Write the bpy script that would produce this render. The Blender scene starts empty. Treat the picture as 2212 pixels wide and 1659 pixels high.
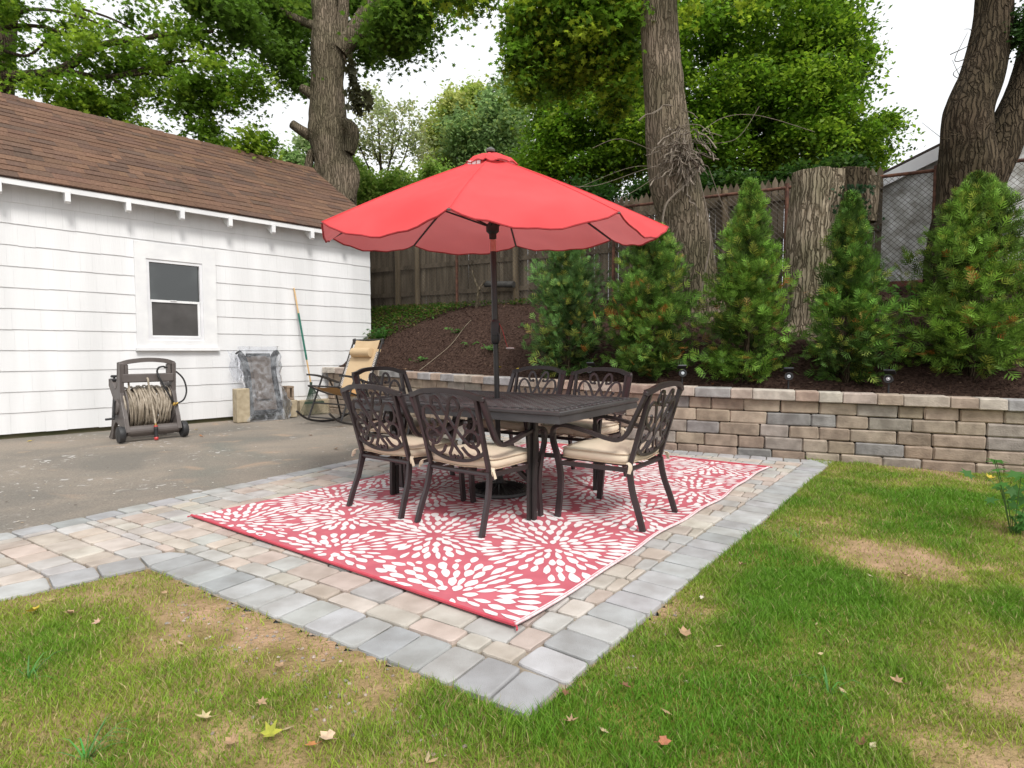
import bpy, math, random
import numpy as np
from mathutils import Vector, Matrix
random.seed(7); rng = np.random.default_rng(7)
S = bpy.context.scene; COL = S.collection
PI = math.pi
# ------------------------------------------------------------------ camera model
F, CX, CY, H = 1260., 1106., 829.5, 1.15
PT = math.atan(71.5/F)
def ray(x, y):
    a = (x-CX)/F; b = -(y-CY)/F
    return (a, math.cos(PT)+b*math.sin(PT), -math.sin(PT)+b*math.cos(PT))
def G(x, y, z=0.):
    d = ray(x, y); t = (z-H)/d[2]; return Vector((d[0]*t, d[1]*t, z))
def AT(x, y, Y):
    d = ray(x, y); t = Y/d[1]; return Vector((d[0]*t, Y, H+d[2]*t))
cd = bpy.data.cameras.new('camera'); cam = bpy.data.objects.new('camera', cd); COL.objects.link(cam)
cam.location = (0, 0, H); cam.rotation_euler = (PI/2-PT, 0, 0)
cd.sensor_width = 36; cd.lens = 36*F/2212; cd.clip_end = 600; cd.clip_start = .05
S.camera = cam
# ------------------------------------------------------------------ object helpers
def tag(o, label=None, cat=None, group=None, kind=None):
    if label: o['label'] = label
    if cat: o['category'] = cat
    if group: o['group'] = group
    if kind: o['kind'] = kind
    return o
def empty(name, loc=(0, 0, 0), rz=0., label=None, cat=None, group=None):
    o = bpy.data.objects.new(name, None); COL.objects.link(o); o.location = loc; o.rotation_euler = (0, 0, rz)
    o.empty_display_size = .1
    return tag(o, label, cat, group)
def copy_tree(o, parent=None):
    c = o.copy(); COL.objects.link(c)
    if parent: c.parent = parent
    for ch in list(o.children): copy_tree(ch, c)
    return c
def V(*a): return Vector(a)
class MB:
    def __init__(s): s.v = []; s.f = []; s.c = []; s.m = []; s.col = (1, 1, 1); s.mi = 0
    def add(s, vs, fs, col=None, mi=None):
        n = len(s.v); s.v.extend([tuple(p) for p in vs]); s.f.extend([tuple(i+n for i in f) for f in fs])
        s.c.extend([col or s.col]*len(fs)); s.m.extend([s.mi if mi is None else mi]*len(fs))
    def box(s, c, d, M=None, **k):
        x, y, z = d[0]/2, d[1]/2, d[2]/2
        vs = [Vector((a*x, b*y, e*z)) for a, b, e in [(-1,-1,-1),(1,-1,-1),(1,1,-1),(-1,1,-1),(-1,-1,1),(1,-1,1),(1,1,1),(-1,1,1)]]
        if M is not None: vs = [M @ p for p in vs]
        c = Vector(c); vs = [p+c for p in vs]
        s.add(vs, [(3,2,1,0),(4,5,6,7),(0,1,5,4),(1,2,6,5),(2,3,7,6),(3,0,4,7)], **k)
    def rbox(s, c, d, r, M=None, jit=0., **k):
        hx, hy, hz = d[0]/2, d[1]/2, d[2]/2; r = min(r, hx*.9, hy*.9, hz*.9)
        vs = []; idx = {}
        for sx in (-1, 1):
            for sy in (-1, 1):
                for sz in (-1, 1):
                    for ax in range(3):
                        p = [sx*(hx-r), sy*(hy-r), sz*(hz-r)]; p[ax] = (sx*hx, sy*hy, sz*hz)[ax]
                        idx[(sx, sy, sz, ax)] = len(vs)
                        vs.append(Vector(p)+Vector((random.uniform(-jit, jit), random.uniform(-jit, jit), random.uniform(-jit, jit))) if jit else Vector(p))
        fs = []
        I = idx
        for ax in range(3):
            o1, o2 = [a for a in range(3) if a != ax]
            for sg in (-1, 1):
                q = []
                for (a, b) in ((-1,-1),(1,-1),(1,1),(-1,1)):
                    t = [0,0,0]; t[ax] = sg; t[o1] = a; t[o2] = b; q.append(I[(t[0],t[1],t[2],ax)])
                if (sg < 0) != (ax == 1): q = q[::-1]
                fs.append(tuple(q))
        for ax in range(3):
            o1, o2 = [a for a in range(3) if a != ax]
            for a in (-1, 1):
                for b in (-1, 1):
                    t0=[0,0,0]; t1=[0,0,0]; t0[ax]=-1; t1[ax]=1; t0[o1]=t1[o1]=a; t0[o2]=t1[o2]=b
                    q = [I[(*t0,o1)], I[(*t1,o1)], I[(*t1,o2)], I[(*t0,o2)]]
                    if (a*b > 0) == (ax == 1): q = q[::-1]
                    q = q[::-1] if False else q
                    fs.append(tuple(q))
        for sx in (-1, 1):
            for sy in (-1, 1):
                for sz in (-1, 1):
                    q = [I[(sx,sy,sz,0)], I[(sx,sy,sz,1)], I[(sx,sy,sz,2)]]
                    if sx*sy*sz < 0: q = q[::-1]
                    fs.append(tuple(q))
        if M is not None: vs = [M @ p for p in vs]
        c = Vector(c); s.add([p+c for p in vs], fs, **k)
    def tube(s, pts, r, n=8, cap=True, prof=None, up=None, closed=False, **k):
        """sweep a circle (or the 2-D profile prof) along pts; r may be a list"""
        pts = [Vector(p) for p in pts]; N = len(pts)
        rs = r if isinstance(r, (list, tuple)) else [r]*N
        prof = prof or [(math.cos(2*PI*i/n), math.sin(2*PI*i/n)) for i in range(n)]
        n = len(prof); vs = []; prev = None
        for i, p in enumerate(pts):
            if closed: t = (pts[(i+1) % N]-pts[i-1])
            else: t = (pts[min(i+1, N-1)]-pts[max(i-1, 0)])
            t = t.normalized() if t.length > 1e-9 else Vector((0, 0, 1))
            if up is not None: a = Vector(up); 
            elif prev is not None: a = prev
            else: a = Vector((0, 0, 1)) if abs(t.z) < .9 else Vector((1, 0, 0))
            a = (a-t*a.dot(t))
            if a.length < 1e-6: a = t.orthogonal()
            a.normalize(); b = t.cross(a); prev = a
            for (x, y) in prof: vs.append(p+(a*x+b*y)*rs[i])
        fs = []
        L = N if closed else N-1
        for i in range(L):
            j = (i+1) % N
            for q in range(n): fs.append((i*n+q, i*n+(q+1) % n, j*n+(q+1) % n, j*n+q))
        if cap and not closed:
            fs.append(tuple(range(n))[::-1]); fs.append(tuple((N-1)*n+q for q in range(n)))
        s.add(vs, fs, **k)
    def strip(s, pts, w, t, up, **k):       # rectangular bar: w along 'up', t across
        s.tube(pts, 1., prof=[(w/2, t/2), (-w/2, t/2), (-w/2, -t/2), (w/2, -t/2)], up=up, **k)
    def lathe(s, prof, c=(0, 0, 0), n=24, M=None, **k):
        vs = []; fs = []
        for (r, z) in prof:
            for i in range(n):
                p = Vector((r*math.cos(2*PI*i/n), r*math.sin(2*PI*i/n), z)); vs.append((M @ p if M is not None else p)+Vector(c))
        for j in range(len(prof)-1):
            for i in range(n): fs.append((j*n+i, j*n+(i+1) % n, (j+1)*n+(i+1) % n, (j+1)*n+i))
        fs.append(tuple(range(n))[::-1]); fs.append(tuple((len(prof)-1)*n+i for i in range(n)))
        s.add(vs, fs, **k)
    def grid(s, P, **k):
        nu = len(P); nv = len(P[0]); vs = [p for row in P for p in row]
        s.add(vs, [(i*nv+j, (i+1)*nv+j, (i+1)*nv+j+1, i*nv+j+1) for i in range(nu-1) for j in range(nv-1)], **k)
    def superell(s, c, d, e1=.4, e2=.3, nu=12, nv=32, M=None, f=None, **k):
        sp = lambda a, e: math.copysign(abs(a)**e, a)
        P = []
        for i in range(nu+1):
            ph = -PI/2+PI*i/nu; row = []
            for j in range(nv+1):
                th = 2*PI*j/nv
                p = Vector((d[0]/2*sp(math.cos(ph), e1)*sp(math.cos(th), e2), d[1]/2*sp(math.cos(ph), e1)*sp(math.sin(th), e2), d[2]/2*sp(math.sin(ph), e1)))
                if f: p = f(p)
                if M is not None: p = M @ p
                row.append(p+Vector(c))
            P.append(row)
        nvv = nv+1; vs = [p for r in P for p in r]
        s.add(vs, [(i*nvv+j, i*nvv+j+1, (i+1)*nvv+j+1, (i+1)*nvv+j) for i in range(nu) for j in range(nv)], **k)
    def build(s, name, mats, parent=None, smooth=False, fix=False):
        me = bpy.data.meshes.new(name); me.from_pydata(s.v, [], s.f)
        for m in (mats if isinstance(mats, (list, tuple)) else [mats]): me.materials.append(m)
        n = len(s.f)
        me.polygons.foreach_set('material_index', s.m)
        at = me.attributes.new('Col', 'FLOAT_COLOR', 'FACE')
        at.data.foreach_set('color', np.array([(c[0], c[1], c[2], 1.) for c in s.c], dtype=np.float32).ravel())
        if smooth: me.polygons.foreach_set('use_smooth', [True]*n)
        me.update()
        if fix:
            import bmesh
            b = bmesh.new(); b.from_mesh(me); bmesh.ops.remove_doubles(b, verts=b.verts, dist=1e-5); bmesh.ops.recalc_face_normals(b, faces=b.faces); b.to_mesh(me); b.free()
        if smooth and smooth != 2:
            try: me.set_sharp_from_angle(angle=math.radians(40))
            except Exception: pass
        o = bpy.data.objects.new(name, me); COL.objects.link(o)
        if parent: o.parent = parent
        return o
def bulk(name, verts, faces, mat, cols=None, parent=None, smooth=False):
    """verts (N,3) array, faces (M,k) array, cols (M,3)"""
    me = bpy.data.meshes.new(name); n, k = faces.shape
    me.vertices.add(len(verts)); me.vertices.foreach_set('co', np.ascontiguousarray(verts, dtype=np.float32).ravel())
    me.loops.add(n*k); me.loops.foreach_set('vertex_index', np.ascontiguousarray(faces, dtype=np.int32).ravel())
    me.polygons.add(n); me.polygons.foreach_set('loop_start', np.arange(0, n*k, k, dtype=np.int32))
    me.materials.append(mat)
    if cols is not None:
        at = me.attributes.new('Col', 'FLOAT_COLOR', 'FACE')
        at.data.foreach_set('color', np.concatenate([cols, np.ones((n, 1))], 1).astype(np.float32).ravel())
    me.update(calc_edges=True)
    if smooth: me.polygons.foreach_set('use_smooth', np.ones(n, dtype=bool))
    o = bpy.data.objects.new(name, me); COL.objects.link(o)
    if parent: o.parent = parent
    return o
def spline(pts, n=8):
    pts = [Vector(p) for p in pts]; out = []
    for i in range(len(pts)-1):
        p0 = pts[max(i-1, 0)]; p1 = pts[i]; p2 = pts[i+1]; p3 = pts[min(i+2, len(pts)-1)]
        for k in range(n):
            t = k/n
            out.append(.5*((2*p1)+(p2-p0)*t+(2*p0-5*p1+4*p2-p3)*t*t+(3*p1-p0-3*p2+p3)*t**3))
    out.append(pts[-1]); return out
# ------------------------------------------------------------------ numpy value noise
_T = rng.random((64, 64))
def vn(x, y, sc=1., seed=0):
    x = np.asarray(x, float)*sc+seed*7.31; y = np.asarray(y, float)*sc+seed*3.77
    xi = np.floor(x).astype(int); yi = np.floor(y).astype(int); fx = x-xi; fy = y-yi
    fx = fx*fx*(3-2*fx); fy = fy*fy*(3-2*fy)
    g = lambda a, b: _T[(a+seed*13) % 64, (b+seed*29) % 64]
    return (g(xi, yi)*(1-fx)+g(xi+1, yi)*fx)*(1-fy)+(g(xi, yi+1)*(1-fx)+g(xi+1, yi+1)*fx)*fy
def fbm(x, y, sc=1., seed=0, o=3):
    r = 0; a = .5; tot = 0
    for i in range(o): r = r+a*vn(x, y, sc*2**i, seed+i); tot += a; a *= .5
    return r/tot
# ------------------------------------------------------------------ materials
def mat(name, c1, c2=None, sc=8., tcol=None, rough=.6, metal=0., bump=0., bsc=None, attr=False, trans=0., det=4., spec=.5, ramp=(.35, .65), dist=.01, stretch=None, coat=0.):
    m = bpy.data.materials.new(name); m.use_nodes = True; N = m.node_tree.nodes; L = m.node_tree.links
    p = N['Principled BSDF']; p.inputs['Roughness'].default_value = rough; p.inputs['Metallic'].default_value = metal
    p.inputs['Specular IOR Level'].default_value = spec; p.inputs['Coat Weight'].default_value = coat
    tc = N.new('ShaderNodeTexCoord'); co = tc.outputs['Object']
    if stretch:
        mp = N.new('ShaderNodeMapping'); mp.inputs['Scale'].default_value = stretch; L.new(co, mp.inputs['Vector']); co = mp.outputs['Vector']
    out = None
    if c2 is not None:
        nz = N.new('ShaderNodeTexNoise'); nz.inputs['Scale'].default_value = sc; nz.inputs['Detail'].default_value = det; L.new(co, nz.inputs['Vector'])
        cr = N.new('ShaderNodeValToRGB'); cr.color_ramp.elements[0].position = ramp[0]; cr.color_ramp.elements[1].position = ramp[1]
        cr.color_ramp.elements[0].color = (*c1, 1); cr.color_ramp.elements[1].color = (*c2, 1)
        L.new(nz.outputs['Fac'], cr.inputs['Fac']); out = cr.outputs['Color']
    if attr:
        at = N.new('ShaderNodeAttribute'); at.attribute_name = 'Col'
        if out is None:
            rgb = N.new('ShaderNodeRGB'); rgb.outputs[0].default_value = (*c1, 1); out = rgb.outputs[0]
        mx = N.new('ShaderNodeMix'); mx.data_type = 'RGBA'; mx.blend_type = 'MULTIPLY'; mx.inputs[0].default_value = 1
        L.new(at.outputs['Color'], mx.inputs[6]); L.new(out, mx.inputs[7]); out = mx.outputs[2]
    if out is None: p.inputs['Base Color'].default_value = (*c1, 1)
    else: L.new(out, p.inputs['Base Color'])
    if bump:
        n2 = N.new('ShaderNodeTexNoise'); n2.inputs['Scale'].default_value = bsc or sc*4; n2.inputs['Detail'].default_value = 6; L.new(co, n2.inputs['Vector'])
        b = N.new('ShaderNodeBump'); b.inputs['Strength'].default_value = bump; b.inputs['Distance'].default_value = dist
        L.new(n2.outputs['Fac'], b.inputs['Height']); L.new(b.outputs['Normal'], p.inputs['Normal'])
    if trans:
        tr = N.new('ShaderNodeBsdfTranslucent'); ms = N.new('ShaderNodeMixShader'); ms.inputs[0].default_value = trans
        if tcol: tr.inputs['Color'].default_value = (*tcol, 1)
        elif out is None: tr.inputs['Color'].default_value = (*c1, 1)
        else: L.new(out, tr.inputs['Color'])
        L.new(p.outputs[0], ms.inputs[1]); L.new(tr.outputs[0], ms.inputs[2]); L.new(ms.outputs[0], N['Material Output'].inputs['Surface'])
    return m
M = {}
M['metal'] = mat('bronze_metal', (.020, .0135, .014), (.033, .023, .025), 6, rough=.38, bump=.15, bsc=300, dist=.001, spec=.6)
M['metal_dark'] = mat('black_metal', (.016, .014, .014), (.028, .025, .024), 8, rough=.42, bump=.1, bsc=250, dist=.001)
M['tabletop'] = mat('table_metal', (.040, .037, .039), (.066, .061, .063), 4, rough=.33, bump=.25, bsc=220, dist=.001, spec=.6)
M['cushion'] = mat('cushion_cloth', (.60, .50, .38), (.68, .58, .45), 3, rough=.9, bump=.2, bsc=350, dist=.001, spec=.2)
M['piping'] = mat('piping_cloth', (.40, .31, .22), (.5, .39, .28), 30, rough=.9, spec=.2)
M['red_cloth'] = mat('red_canvas', (.70, .064, .070), (.80, .095, .10), 1.6, tcol=(.80, .30, .30), rough=.85, trans=.24, bump=.35, bsc=420, dist=.0012, spec=.2)
M['red_trim'] = mat('red_trim', (.30, .015, .02), (.4, .03, .035), 20, rough=.8)
M['white_tag'] = mat('white_lining', (.75, .7, .7), rough=.8, trans=.3)
M['rug_red'] = mat('rug_red', (.45, .105, .135), (.52, .135, .165), 9, rough=.75, bump=.3, bsc=260, dist=.002, spec=.3, attr=True)
M['siding'] = mat('white_siding', (.66, .66, .66), (.78, .78, .785), 2.2, rough=.6, bump=.4, bsc=60, dist=.004, attr=True, stretch=(1, 1, .12), spec=.3)
M['trim'] = mat('white_paint', (.72, .72, .73), (.80, .80, .80), 5, rough=.5, bump=.1, bsc=60, dist=.002, attr=True)
M['shingle'] = mat('roof_shingle', (.62, .6, .58), (1., 1., 1.), 40, rough=.95, bump=.5, bsc=300, dist=.004, attr=True, spec=.2, det=8)
M['paver'] = mat('paver', (.82, .80, .78), (1.08, 1.08, 1.08), 7, rough=.88, bump=.7, bsc=190, dist=.003, attr=True, spec=.25, det=8)
M['block'] = mat('wall_block', (.68, .65, .63), (1.08, 1.05, 1.02), 9, rough=.92, bump=.7, bsc=70, dist=.008, attr=True, spec=.2, det=9)
M['mulch'] = mat('mulch', (.030, .017, .013), (.085, .052, .040), 28, rough=.98, bump=1., bsc=60, dist=.03, det=9, spec=.1)
M['chip'] = mat('mulch_chip', (1, 1, 1), rough=.95, attr=True, spec=.1)
M['bark'] = mat('bark', (.08, .062, .042), (.22, .175, .122), 22, rough=.95, bump=1., bsc=38, dist=.05, stretch=(1, 1, .16), ramp=(.3, .7), det=9, spec=.15)
M['bark_dark'] = mat('dark_bark', (.035, .026, .018), (.10, .075, .05), 22, rough=.95, bump=1., bsc=38, dist=.05, stretch=(1, 1, .16), ramp=(.3, .7), det=9, spec=.15)
M['leaf'] = mat('leaf', (1, 1, 1), rough=.55, attr=True, trans=.55, spec=.35)
M['needle'] = mat('arborvitae_leaf', (1, 1, 1), rough=.6, attr=True, trans=.2, spec=.3)
M['grass'] = mat('grass_blade', (1, 1, 1), rough=.6, attr=True, trans=.35, spec=.3)
M['leafdry'] = mat('dry_leaf', (.8, .8, .8), (1.1, 1.05, 1.), 60, rough=.8, attr=True, trans=.15)
M['wood_old'] = mat('old_wood', (.10, .08, .056), (.215, .178, .132), 10, rough=.95, bump=.6, bsc=30, dist=.01, attr=True, stretch=(1, 1, .1), det=8, spec=.15)
M['rust'] = mat('rusty_iron', (.07, .03, .02), (.17, .075, .045), 18, rough=.85, bump=.3, bsc=80, dist=.003)
M['wire'] = mat('fence_wire', (.075, .06, .05), (.14, .12, .10), 30, rough=.7, metal=.3)
M['plastic'] = mat('taupe_plastic', (.100, .085, .080), (.125, .108, .10), 6, rough=.5, bump=.15, bsc=300, dist=.001)
M['rubber'] = mat('black_plastic', (.014, .014, .015), (.03, .03, .032), 12, rough=.6)
M['hose'] = mat('tan_hose', (.26, .215, .16), (.42, .36, .285), 14, rough=.6, attr=False)
M['brass'] = mat('brass', (.55, .36, .10), rough=.3, metal=1.)
M['redp'] = mat('red_plastic', (.5, .05, .05), rough=.4)
M['sling'] = mat('tan_sling', (.50, .36, .21), (.55, .41, .25), 4, rough=.85, bump=.2, bsc=400, dist=.001)
M['orange_sling'] = mat('tan_sling_under', (.42, .23, .085), (.47, .27, .11), 4, rough=.85)
M['cord'] = mat('white_cord', (.75, .72, .68), rough=.8)
M['handle'] = mat('light_wood', (.52, .33, .15), (.66, .45, .23), 12, rough=.6, stretch=(1, 1, .1))
M['green'] = mat('green_plastic', (.01, .12, .085), (.015, .15, .10), 8, rough=.45)
M['dgreen'] = mat('dark_green_tine', (.03, .055, .035), rough=.5)
M['concrete'] = mat('concrete', (.33, .27, .18), (.44, .37, .26), 12, rough=.95, bump=.6, bsc=90, dist=.004)
M['concrete_brown'] = mat('brown_concrete', (.20, .145, .10), (.29, .22, .16), 12, rough=.95, bump=.6, bsc=90, dist=.004)
M['shed'] = mat('shed_paint', (.25, .24, .21), (.72, .73, .73), 5.5, rough=.9, det=10, bump=.2, bsc=30)
M['grey_rubber'] = mat('faded_black_plastic', (.035, .034, .032), (.07, .066, .06), 12, rough=.8)
M['lens'] = mat('lamp_lens', (.5, .52, .55), rough=.2, metal=.5)
M['solar'] = mat('solar_panel', (.012, .02, .05), (.02, .035, .075), 30, rough=.15, spec=.8)
M['seatfab'] = mat('taupe_fabric', (.13, .10, .08), (.17, .135, .11), 6, rough=.9)
def glass_mat(name, dark, refl_sc):
    m = mat(name, dark, (.055, .066, .062), 1.5, rough=.03, spec=1., ramp=(.44, .70), coat=.6); return m  # paler noise blotches paint a cloudy reflection into the pane colour
M['glass'] = glass_mat('window_glass', (.006, .009, .008), 4.)
M['screen'] = mat('window_screen', (.05, .047, .045), (.085, .08, .078), 2.5, rough=.5)
def film_mat():
    m = bpy.data.materials.new('clear_film'); m.use_nodes = True; N = m.node_tree.nodes; L = m.node_tree.links
    for n in list(N):
        if n.type != 'OUTPUT_MATERIAL': N.remove(n)
    tr = N.new('ShaderNodeBsdfTransparent'); tr.inputs[0].default_value = (.86, .87, .9, 1)
    gl = N.new('ShaderNodeBsdfGlossy'); gl.inputs['Roughness'].default_value = .22; gl.inputs[0].default_value = (.9, .9, .92, 1)
    df = N.new('ShaderNodeBsdfDiffuse'); df.inputs[0].default_value = (.62, .65, .69, 1)
    tl = N.new('ShaderNodeTexCoord'); nz = N.new('ShaderNodeTexNoise'); nz.inputs['Scale'].default_value = 7; nz.inputs['Detail'].default_value = 5; nz.inputs['Distortion'].default_value = 1.2
    L.new(tl.outputs['Object'], nz.inputs['Vector'])
    mr = N.new('ShaderNodeMapRange'); mr.inputs[1].default_value = .42; mr.inputs[2].default_value = .72; mr.inputs[3].default_value = .06; mr.inputs[4].default_value = .34
    L.new(nz.outputs['Fac'], mr.inputs[0])
    a = N.new('ShaderNodeMixShader'); L.new(mr.outputs[0], a.inputs[0]); L.new(tr.outputs[0], a.inputs[1]); L.new(df.outputs[0], a.inputs[2])
    fr = N.new('ShaderNodeFresnel'); fr.inputs[0].default_value = 1.22
    bp = N.new('ShaderNodeBump'); bp.inputs['Strength'].default_value = .9; bp.inputs['Distance'].default_value = .02
    n2 = N.new('ShaderNodeTexNoise'); n2.inputs['Scale'].default_value = 16; n2.inputs['Detail'].default_value = 3; L.new(tl.outputs['Object'], n2.inputs['Vector']); L.new(n2.outputs['Fac'], bp.inputs['Height'])
    L.new(bp.outputs[0], gl.inputs['Normal']); L.new(bp.outputs[0], fr.inputs['Normal'])
    b = N.new('ShaderNodeMixShader'); L.new(fr.outputs[0], b.inputs[0]); L.new(a.outputs[0], b.inputs[1]); L.new(gl.outputs[0], b.inputs[2])
    L.new(b.outputs[0], N['Material Output'].inputs['Surface']); return m
M['film'] = film_mat()
def asphalt_mat():
    m = bpy.data.materials.new('asphalt'); m.use_nodes = True; N = m.node_tree.nodes; L = m.node_tree.links
    p = N['Principled BSDF']; p.inputs['Roughness'].default_value = .92; p.inputs['Specular IOR Level'].default_value = .3
    tc = N.new('ShaderNodeTexCoord'); co = tc.outputs['Object']
    def nz(sc, det=5, dist=0., w=None):
        n = N.new('ShaderNodeTexNoise'); n.inputs['Scale'].default_value = sc; n.inputs['Detail'].default_value = det; n.inputs['Distortion'].default_value = dist
        L.new(co, n.inputs['Vector']); return n.outputs['Fac']
    def ramp(f, a, b, ca=(0, 0, 0, 1), cb=(1, 1, 1, 1)):
        r = N.new('ShaderNodeValToRGB'); r.color_ramp.elements[0].position = a; r.color_ramp.elements[1].position = b
        r.color_ramp.elements[0].color = ca; r.color_ramp.elements[1].color = cb; L.new(f, r.inputs[0]); return r.outputs[0]
    def mix(f, a, b, bt='MIX'):
        x = N.new('ShaderNodeMix'); x.data_type = 'RGBA'; x.blend_type = bt
        if isinstance(f, float): x.inputs[0].default_value = f
        else: L.new(f, x.inputs[0])
        for i, q in ((6, a), (7, b)):
            if isinstance(q, tuple): x.inputs[i].default_value = q
            else: L.new(q, x.inputs[i])
        return x.outputs[2]
    base = ramp(nz(.9, 6, .5), .36, .64, (.18, .163, .14, 1), (.28, .237, .192, 1))
    base = mix(ramp(nz(.55, 3, 1.), .55, .7), base, (.18, .175, .15, 1))
    base = mix(ramp(nz(2.2, 4, .6), .60, .72), base, (.33, .25, .185, 1))
    base = mix(.55, base, ramp(nz(90, 3), .3, .7, (.55, .55, .55, 1), (1.3, 1.3, 1.3, 1)), 'MULTIPLY')
    base = mix(ramp(nz(320, 2), .66, .72), base, (.36, .34, .31, 1))
    patch = mix(1., ramp(nz(1.3, 3, .4), .52, .60), ramp(nz(11, 7, 1.), .60, .66), 'MULTIPLY')
    base = mix(patch, base, (.46, .44, .42, 1))
    L.new(base, p.inputs['Base Color'])
    b = N.new('ShaderNodeBump'); b.inputs['Strength'].default_value = .7; b.inputs['Distance'].default_value = .006; L.new(nz(160, 6), b.inputs['Height']); L.new(b.outputs[0], p.inputs['Normal'])
    return m
M['asphalt'] = asphalt_mat()
def bark_mat(name, lo, mid, hi):
    m = bpy.data.materials.new(name); m.use_nodes = True; N = m.node_tree.nodes; L = m.node_tree.links
    p = N['Principled BSDF']; p.inputs['Roughness'].default_value = .95; p.inputs['Specular IOR Level'].default_value = .12
    tc = N.new('ShaderNodeTexCoord'); wz = N.new('ShaderNodeTexNoise'); wz.inputs['Scale'].default_value = 6; wz.inputs['Detail'].default_value = 5; L.new(tc.outputs['Object'], wz.inputs['Vector'])
    ad = N.new('ShaderNodeMix'); ad.data_type = 'RGBA'; ad.blend_type = 'LINEAR_LIGHT'; ad.inputs[0].default_value = .045; L.new(tc.outputs['Object'], ad.inputs[6]); L.new(wz.outputs['Color'], ad.inputs[7])
    mp = N.new('ShaderNodeMapping'); mp.inputs['Scale'].default_value = (1, 1, .085); L.new(ad.outputs[2], mp.inputs['Vector'])
    vo = N.new('ShaderNodeTexVoronoi'); vo.feature = 'DISTANCE_TO_EDGE'; vo.inputs['Scale'].default_value = 23; L.new(mp.outputs[0], vo.inputs['Vector'])
    n1 = N.new('ShaderNodeTexNoise'); n1.inputs['Scale'].default_value = 34; n1.inputs['Detail'].default_value = 8; L.new(mp.outputs[0], n1.inputs['Vector'])
    n2 = N.new('ShaderNodeTexNoise'); n2.inputs['Scale'].default_value = 1.6; n2.inputs['Detail'].default_value = 6; L.new(tc.outputs['Object'], n2.inputs['Vector'])
    cr = N.new('ShaderNodeValToRGB'); e = cr.color_ramp.elements; e[0].position = 0.; e[0].color = (*lo, 1); e[1].position = .26; e[1].color = (*mid, 1); L.new(vo.outputs['Distance'], cr.inputs[0])
    c2 = N.new('ShaderNodeValToRGB'); c2.color_ramp.elements[0].position = .3; c2.color_ramp.elements[1].position = .72; c2.color_ramp.elements[0].color = (*[q*.85 for q in mid], 1); c2.color_ramp.elements[1].color = (*hi, 1); L.new(n1.outputs['Fac'], c2.inputs[0])
    mx = N.new('ShaderNodeMix'); mx.data_type = 'RGBA'; mx.blend_type = 'MIX'; L.new(c2.outputs[0], mx.inputs[7]); L.new(cr.outputs[0], mx.inputs[6])
    r3 = N.new('ShaderNodeMapRange'); r3.inputs[1].default_value = .0; r3.inputs[2].default_value = .16; L.new(vo.outputs['Distance'], r3.inputs[0]); L.new(r3.outputs[0], mx.inputs[0])
    m2 = N.new('ShaderNodeMix'); m2.data_type = 'RGBA'; m2.blend_type = 'MULTIPLY'; m2.inputs[0].default_value = .8; L.new(mx.outputs[2], m2.inputs[6])
    c3 = N.new('ShaderNodeValToRGB'); c3.color_ramp.elements[0].position = .35; c3.color_ramp.elements[1].position = .65; c3.color_ramp.elements[0].color = (.62, .66, .52, 1); c3.color_ramp.elements[1].color = (1.15, 1.1, 1.05, 1); L.new(n2.outputs['Fac'], c3.inputs[0]); L.new(c3.outputs[0], m2.inputs[7])
    L.new(m2.outputs[2], p.inputs['Base Color'])
    ma = N.new('ShaderNodeMath'); ma.operation = 'MULTIPLY_ADD'; ma.inputs[1].default_value = .5; L.new(n1.outputs['Fac'], ma.inputs[0]); L.new(r3.outputs[0], ma.inputs[2])
    b = N.new('ShaderNodeBump'); b.inputs['Strength'].default_value = 1.; b.inputs['Distance'].default_value = .022; L.new(ma.outputs[0], b.inputs['Height']); L.new(b.outputs[0], p.inputs['Normal'])
    return m
M['bark'] = bark_mat('bark_furrowed', (.105, .085, .062), (.165, .135, .10), (.265, .218, .168))
M['bark_dark'] = bark_mat('bark_furrowed_dark', (.034, .025, .017), (.062, .047, .032), (.12, .092, .065))
M['bark_pale'] = bark_mat('bark_furrowed_pale', (.12, .093, .066), (.24, .195, .145), (.42, .355, .28))
M['soil'] = mat('lawn_soil', (.10, .085, .03), (.21, .155, .085), 5, rough=.97, bump=.9, bsc=60, dist=.02, attr=True, det=9, spec=.15)
M['sand'] = mat('joint_sand', (.20, .165, .125), (.33, .275, .21), 20, rough=.97, bump=.5, bsc=150, dist=.004)
M['earth'] = mat('earth', (.06, .07, .03), (.12, .10, .06), 2, rough=.98)

# ------------------------------------------------------------------ world and sun
w = bpy.data.worlds.new('World'); S.world = w; w.use_nodes = True
WN = w.node_tree.nodes; WL = w.node_tree.links; bg = WN['Background']
sky = WN.new('ShaderNodeTexSky'); sky.sky_type = 'NISHITA'; sky.sun_disc = False
SUN_EL, SUN_AZ = math.radians(50), math.radians(152)
sky.sun_elevation = SUN_EL; sky.sun_rotation = SUN_AZ; sky.air_density = 1.6; sky.dust_density = 6.; sky.ozone_density = 1.
hs = WN.new('ShaderNodeHueSaturation'); hs.inputs['Saturation'].default_value = .12; WL.new(sky.outputs[0], hs.inputs['Color'])
mxw = WN.new('ShaderNodeMix'); mxw.data_type = 'RGBA'; mxw.inputs[0].default_value = .72; mxw.inputs[7].default_value = (8.9, 9.1, 9.3, 1)
WL.new(hs.outputs[0], mxw.inputs[6]); WL.new(mxw.outputs[2], bg.inputs['Color']); bg.inputs['Strength'].default_value = .12
sd = bpy.data.lights.new('sun', 'SUN'); sd.energy = 2.1; sd.angle = math.radians(14); sd.color = (1, .965, .91)
so = bpy.data.objects.new('sun', sd); COL.objects.link(so)
dv = Vector((math.sin(SUN_AZ)*math.cos(SUN_EL), math.cos(SUN_AZ)*math.cos(SUN_EL), math.sin(SUN_EL)))
so.rotation_euler = (-dv).to_track_quat('-Z', 'Y').to_euler()
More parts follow.
